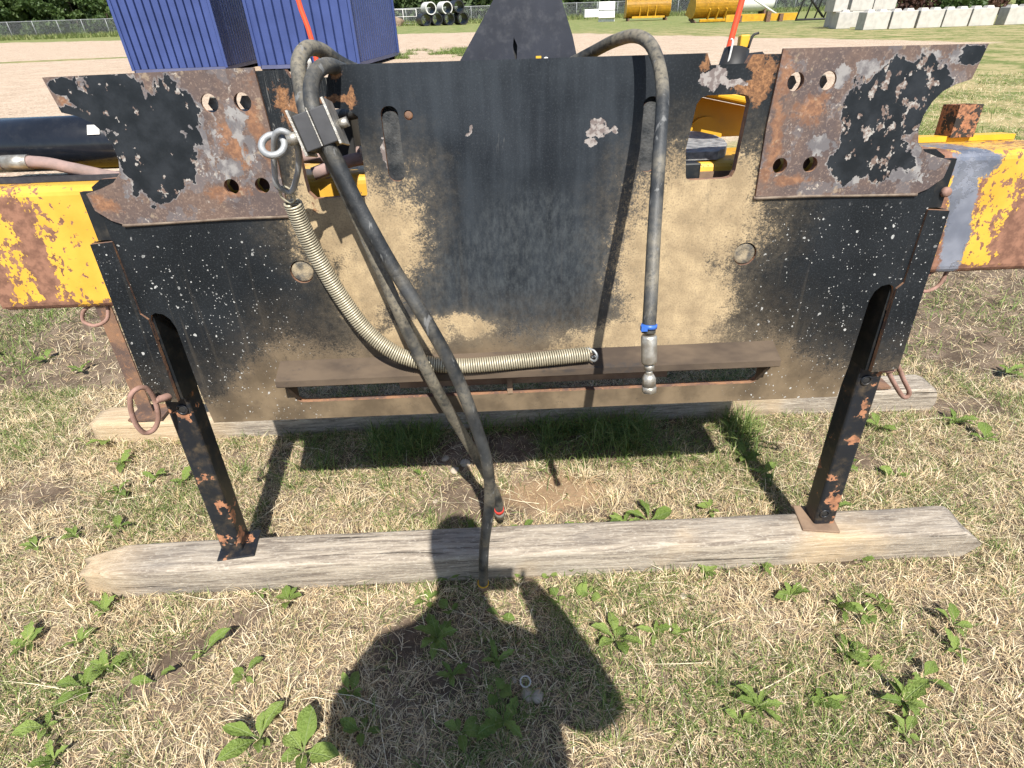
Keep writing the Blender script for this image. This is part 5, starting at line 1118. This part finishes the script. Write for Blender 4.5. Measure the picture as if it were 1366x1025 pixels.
WEEDS = [
 (-1.74, 1.86, 'plantain', 6, .115, 'leafy weed left of the left pull-pin handle, at the rear timber end'), (-1.60, 1.71, 'tooth', 5, .10, 'weed just left of the left jack, below the handle'),
 (-1.52, 1.55, 'tooth', 7, .09, 'dense weed tuft halfway down, left of the left jack'), (-1.42, 1.36, 'plantain', 4, .08, 'small weed behind the left end of the front timber'), (-1.42, 1.62, 'tooth', 4, .09, 'weed close beside the left jack leg'),
 (-1.30, 1.60, 'tooth', 3, .085, 'three-leaved weed between the left jack and its handle'), (-1.55, 1.33, 'tooth', 5, .08, 'weed left of the front timber tip, farther back'), (-1.66, 1.29, 'plantain', 5, .085, 'weed farthest left level with the front timber top'),
 (-1.27, 1.03, 'tooth', 6, .085, 'weed in front of the splintered left tip of the front timber'), (-1.28, 0.93, 'tooth', 6, .085, 'weed left of the bare soil patch, second row'), (-1.15, 0.85, 'tooth', 7, .095, 'large ragged weed left of the bare soil patch'),
 (-1.19, 0.80, 'plantain', 7, .09, 'weed clump in the lower left, beside the ragged one'), (-1.22, 0.70, 'plantain', 4, .10, 'broad weed leaves low in the left corner'), (-0.90, 0.885, 'plantain', 2, .13, 'long single-bladed weed leaf on the bare soil'),
 (-1.00, 0.81, 'plantain', 2, .11, 'two pointed weed leaves below the bare soil'), (-0.76, 0.82, 'plantain', 4, .095, 'four-leaved plantain weed right of the bare soil patch'), (-0.66, 0.655, 'plantain', 6, .14, 'big plantain weed at the bottom edge, left of the shadow'),
 (-0.71, 1.045, 'plantain', 5, .08, 'weed touching the front timber face, left part'), (-0.81, 1.075, 'plantain', 3, .07, 'small weed against the timber below the left foot plate'), (-1.16, 0.625, 'tooth', 4, .09, 'weed cut by the bottom edge at the lower left'),
 (-1.43, 0.93, 'tooth', 5, .10, 'weed near the left edge below the timber level'), (-0.22, 1.105, 'plantain', 2, .065, 'two upright leaves against the timber in the head shadow'), (-0.28, 1.03, 'plantain', 4, .075, 'shaded weed in the neck of the shadow'),
 (-0.21, 0.995, 'round', 3, .075, 'round-leaved weed in the shadow, left of the lit triangle'), (-0.24, 0.91, 'tooth', 7, .12, 'large shaded dandelion in the middle of the shadow'), (-0.06, 0.975, 'plantain', 2, .075, 'bright leaf inside the lit triangle'),
 (-0.07, 0.84, 'tooth', 4, .09, 'shaded weed below the lit triangle'), (-0.19, 0.80, 'tooth', 5, .095, 'shaded weed left of the white ring, farther up'), (-0.07, 0.75, 'round', 4, .07, 'shaded weed just left of the white ring'),
 (-0.46, 0.765, 'plantain', 6, .085, 'five-leaved plantain at the left rim of the shadow'), (-0.415, 0.67, 'plantain', 5, .10, 'plantain at the bottom, left rim of the shadow'), (-0.545, 0.625, 'plantain', 5, .14, 'tall pointed leaves at the bottom edge beside the shadow'),
 (-0.16, 0.655, 'plantain', 5, .10, 'shaded plantain at the bottom, below the ring'), (-0.05, 0.675, 'tooth', 4, .13, 'shaded long-leaved weed at the bottom, right of the plantain'), (0.01, 1.105, 'round', 3, .045, 'small round leaves at the timber beside the hose end'),
 (0.095, 1.105, 'round', 5, .05, 'round-leaved weed at the timber edge of the arm shadow'), (0.17, 1.125, 'round', 5, .05, 'round-leaved weed against the timber right of the arm shadow'), (0.215, 1.035, 'round', 4, .06, 'lit clover-like weed right of the arm shadow'),
 (0.115, 1.02, 'round', 3, .055, 'small round leaves inside the arm shadow'), (0.27, 0.885, 'plantain', 6, .125, 'bright big-leaved plantain at the elbow of the shadow'), (0.385, 0.905, 'tooth', 4, .10, 'slender weed right of the bright plantain'),
 (0.455, 0.89, 'tooth', 4, .09, 'second slender weed right of the bright plantain'), (0.595, 1.10, 'tooth', 8, .10, 'dandelion at the timber, midway to the right jack'), (0.86, 1.14, 'plantain', 3, .085, 'upright oval leaf against the timber near the right foot'),
 (0.775, 1.125, 'tooth', 6, .09, 'low weed along the timber left of the right foot'), (0.825, 1.01, 'tooth', 5, .10, 'weed in front of the timber below the right foot'), (1.09, 1.14, 'plantain', 4, .09, 'folded leaf against the timber right of the right foot'),
 (0.60, 0.69, 'tooth', 6, .10, 'weed at the bottom right of the shadow'), (0.54, 0.655, 'plantain', 4, .07, 'small weed at the bottom beside the toothed one'), (1.08, 0.975, 'plantain', 4, .075, 'weed in the right foreground, upper row'),
 (0.95, 0.97, 'tooth', 6, .09, 'toothed weed in the right foreground, upper row'), (1.02, 0.935, 'plantain', 5, .08, 'weed right of the toothed one in the right foreground'), (0.90, 0.83, 'plantain', 7, .085, 'leafy weed in the middle of the right foreground'),
 (0.935, 0.79, 'tooth', 6, .09, 'weed touching the leafy one in the right foreground'), (0.97, 0.69, 'tooth', 9, .12, 'largest ragged weed low in the right foreground'), (1.06, 0.75, 'plantain', 3, .09, 'pale pointed leaf above the largest ragged weed'),
 (1.23, 0.89, 'plantain', 4, .085, 'weed near the right edge of the foreground'), (1.19, 0.82, 'tooth', 5, .08, 'darker weed near the right edge, lower down'), (0.76, 0.70, 'tooth', 5, .095, 'weed between the shadow and the largest ragged one'),
 (0.93, 0.615, 'plantain', 5, .08, 'weed cut by the bottom edge at the right'), (0.21, 1.275, 'plantain', 6, .10, 'weed rising behind the timber, right of the hoses'), (0.37, 1.29, 'tooth', 8, .12, 'thick dandelion behind the middle of the front timber'),
 (0.46, 1.305, 'plantain', 4, .12, 'broad leaf right of the thick dandelion behind the timber'), (0.685, 1.36, 'plantain', 5, .10, 'rounded weed behind the timber, left of the right jack'), (0.91, 1.62, 'tooth', 7, .11, 'weed beside the lit grass left of the right jack'),
 (0.94, 1.52, 'plantain', 5, .09, 'lower weed just left of the right jack'), (1.10, 1.33, 'tooth', 6, .14, 'weed with a broad toothed leaf right of the right jack foot'), (1.53, 1.78, 'plantain', 4, .11, 'weed below the right end of the rear timber'),
 (1.26, 1.56, 'tooth', 6, .10, 'weed right of the right jack, halfway up'), (1.44, 1.50, 'plantain', 5, .10, 'bright weed farther right of the right jack'), (1.86, 1.80, 'tooth', 6, .11, 'weed right of the rear timber end'),
 (1.90, 1.68, 'plantain', 5, .10, 'weed at the right edge, level with the jack top'), (-2.85, 2.65, 'tooth', 7, .13, 'weed at the left edge under the yellow beam'), (-2.50, 2.58, 'plantain', 6, .12, 'bright low weed below the left end of the beam'),
 (-2.25, 2.47, 'tooth', 5, .12, 'upright weed left of the rusty rear leg'), (2.35, 2.15, 'tooth', 6, .13, 'weed right of the right pull-pin handle'), (-0.36, 1.58, 'round', 3, .08, 'single round leaf on bare soil between the timbers'),
 (0.02, 1.29, 'plantain', 3, .075, 'light green leaf beside the red-banded hose end'), (-0.16, 1.27, 'plantain', 3, .08, 'leaf left of the hoses behind the timber, in the head shadow')]
for w in WEEDS: weed(*w)

# ------------------------------------------------------------------ litter and stones
o = tube('plastic_ring', [(0.0135 * math.cos(a), 0.0135 * math.sin(a), 0) for a in np.linspace(0, 6.283, 20, endpoint=False)], 0.0022, M['conc'], None, 8, True); o.location = (0.008, 0.770, 0.022); o.rotation_euler = (R(18), R(8), 0)
tag(o, 'small white plastic ring lying in the shadow', 'ring')
M['stone'] = mat_plain('pale_stone', (0.46, 0.40, 0.32), (0.32, 0.27, 0.21), 0.9, 0, 40, 0.2, 0.3)
def stone(x, y, r, label):
    bm = bmesh.new(); bmesh.ops.create_icosphere(bm, subdivisions=2, radius=r); q = random.uniform(0, 50)
    for v in bm.verts: v.co *= 1 + 0.35 * mnoise.noise(v.co / r * 0.9 + Vector((q, 0, 0))); v.co.z *= 0.6
    o = obj('stone', bm, M['stone'], None, True); o.location = (x, y, float(gz(x, y)) + r * 0.3); o.rotation_euler.z = q; tag(o, label, 'stone', 'small stones on the soil')
for x, y, r, lb in ((0.015, 0.748, 0.020, 'tan stone under the white ring'), (0.037, 0.742, 0.018, 'tan stone right of the white ring'), (-0.022, 0.790, 0.009, 'small pale stone above the white ring'), (0.50, 1.02, 0.012, 'pale chip in the grass right of the shadow'),
                    (-0.87, 0.875, 0.010, 'pale pebble on the bare soil patch'), (-0.20, 1.66, 0.022, 'grey stone in the shade under the plate, left one'), (-0.13, 1.66, 0.024, 'grey stone in the shade under the plate, right one'), (-0.28, 1.69, 0.016, 'small stone in the shade near the hoses'), (-0.24, 1.62, 0.018, 'small stone at the edge of the shade'), (0.02, 1.30, 0.009, 'pebble behind the timber by the hose end'), (-0.3, 1.46, .010, 'pebble on the bare soil left of the hoses')):
    stone(x, y, r, lb)

# ------------------------------------------------------------------ the photographer, whose shadow falls into the picture
def skin_mesh(name, joints, edges, mat, parent=None, sub=1):
    me = bpy.data.meshes.new(name); names = list(joints)
    me.from_pydata([joints[k][0] for k in names], [(names.index(a), names.index(b)) for a, b in edges], [])
    o = bpy.data.objects.new(name, me); col.objects.link(o)
    sk = o.modifiers.new('skin', 'SKIN'); sk.use_smooth_shade = True
    for i, k in enumerate(names):
        r = joints[k][1]; me.skin_vertices[0].data[i].radius = r if isinstance(r, tuple) else (r, r)
        me.skin_vertices[0].data[i].use_root = (i == 0)
    s_ = o.modifiers.new('sub', 'SUBSURF'); s_.levels = sub; s_.render_levels = sub
    me.materials.append(mat)
    if parent: o.parent = parent
    return o
M['cloth'] = mat_plain('navy_jacket', (0.03, 0.035, 0.05), (0.022, 0.026, 0.04), 0.9); M['skin'] = mat_plain('skin', (0.50, 0.33, 0.25), (0.45, 0.29, 0.22), 0.6)
person = thing('person', 'person in a dark jacket standing behind the viewpoint, holding a phone in both hands', 'person', (0, 0, 0))
J = {'pelvis': ((-0.03, -0.30, 0.97), (0.26, 0.27)), 'waist': ((-0.035, -0.29, 1.13), (0.27, 0.28)), 'chest': ((-0.035, -0.25, 1.29), (0.24, 0.25)), 'collar': ((-0.03, -0.21, 1.475), (0.13, 0.10)), 'neck': ((-0.033, -0.14, 1.575), 0.07), 'skull': ((-0.035, -0.085, 1.67), 0.085), 'crown': ((-0.035, -0.065, 1.79), 0.100), 'top': ((-0.035, -0.065, 1.855), 0.06),
     'shR': ((0.17, -0.24, 1.415), 0.10), 'elR': ((0.315, -0.17, 1.130), 0.088), 'wrR': ((0.205, -0.065, 1.400), 0.050), 'haR': ((0.160, -0.030, 1.478), 0.030),
     'shL': ((-0.25, -0.24, 1.430), 0.085), 'elL': ((-0.345, -0.18, 1.100), 0.085), 'wrL': ((-0.10, -0.07, 1.40), 0.045), 'haL': ((-0.062, -0.040, 1.458), 0.030),
     'hipR': ((0.085, -0.30, 0.92), 0.105), 'knR': ((0.10, -0.27, 0.50), 0.070), 'anR': ((0.11, -0.31, 0.09), 0.050), 'toR': ((0.12, -0.14, 0.045), 0.042),
     'hipL': ((-0.125, -0.30, 0.92), 0.105), 'knL': ((-0.14, -0.27, 0.50), 0.070), 'anL': ((-0.15, -0.31, 0.09), 0.050), 'toL': ((-0.16, -0.14, 0.045), 0.042)}
Ed = [('pelvis', 'waist'), ('waist', 'chest'), ('chest', 'collar'), ('collar', 'neck'), ('neck', 'skull'), ('skull', 'crown'), ('crown', 'top')]
for s in 'RL': Ed += [('chest', 'sh' + s), ('sh' + s, 'el' + s), ('el' + s, 'wr' + s), ('wr' + s, 'ha' + s), ('pelvis', 'hip' + s), ('hip' + s, 'kn' + s), ('kn' + s, 'an' + s), ('an' + s, 'to' + s)]
skin_mesh('body', J, Ed, M['cloth'], person, 2)
for s, hx, hy, hz_, dr in ((1, 0.150, -0.030, 1.478, -1), (-1, -0.062, -0.040, 1.458, 1)):
    for k in range(5):
        oz = 0.030 - k * 0.016
        if k == 4: pts = {'a': ((hx, hy - 0.01, hz_ - 0.01), 0.010), 'b': ((hx + dr * 0.02, hy - 0.012, hz_ + 0.01), 0.009), 'c': ((hx + dr * 0.032, hy - 0.006, hz_ + 0.026), 0.007)}
        else: pts = {'a': ((hx, hy, hz_ + oz * 0.7), 0.010), 'b': ((hx + s * 0.012, hy + 0.014, hz_ + oz), 0.0085), 'c': ((hx + s * 0.000, hy + 0.020, hz_ + oz + 0.003), 0.0075)}
        skin_mesh('finger', pts, [('a', 'b'), ('b', 'c')], M['skin'], person, 1)
ph_t = box('phone', (0, 0, 0), (0.150, 0.075, 0.008), M['dark'], None, None, 0.003)
pm_ = m.copy(); pm_.translation = Vector((0, 0, CAM_H)) + cr * 0.052 - cu * 0.022 - fw * 0.010; ph_t.matrix_world = pm_
tag(ph_t, 'dark phone held level in front of the photographer', 'phone')
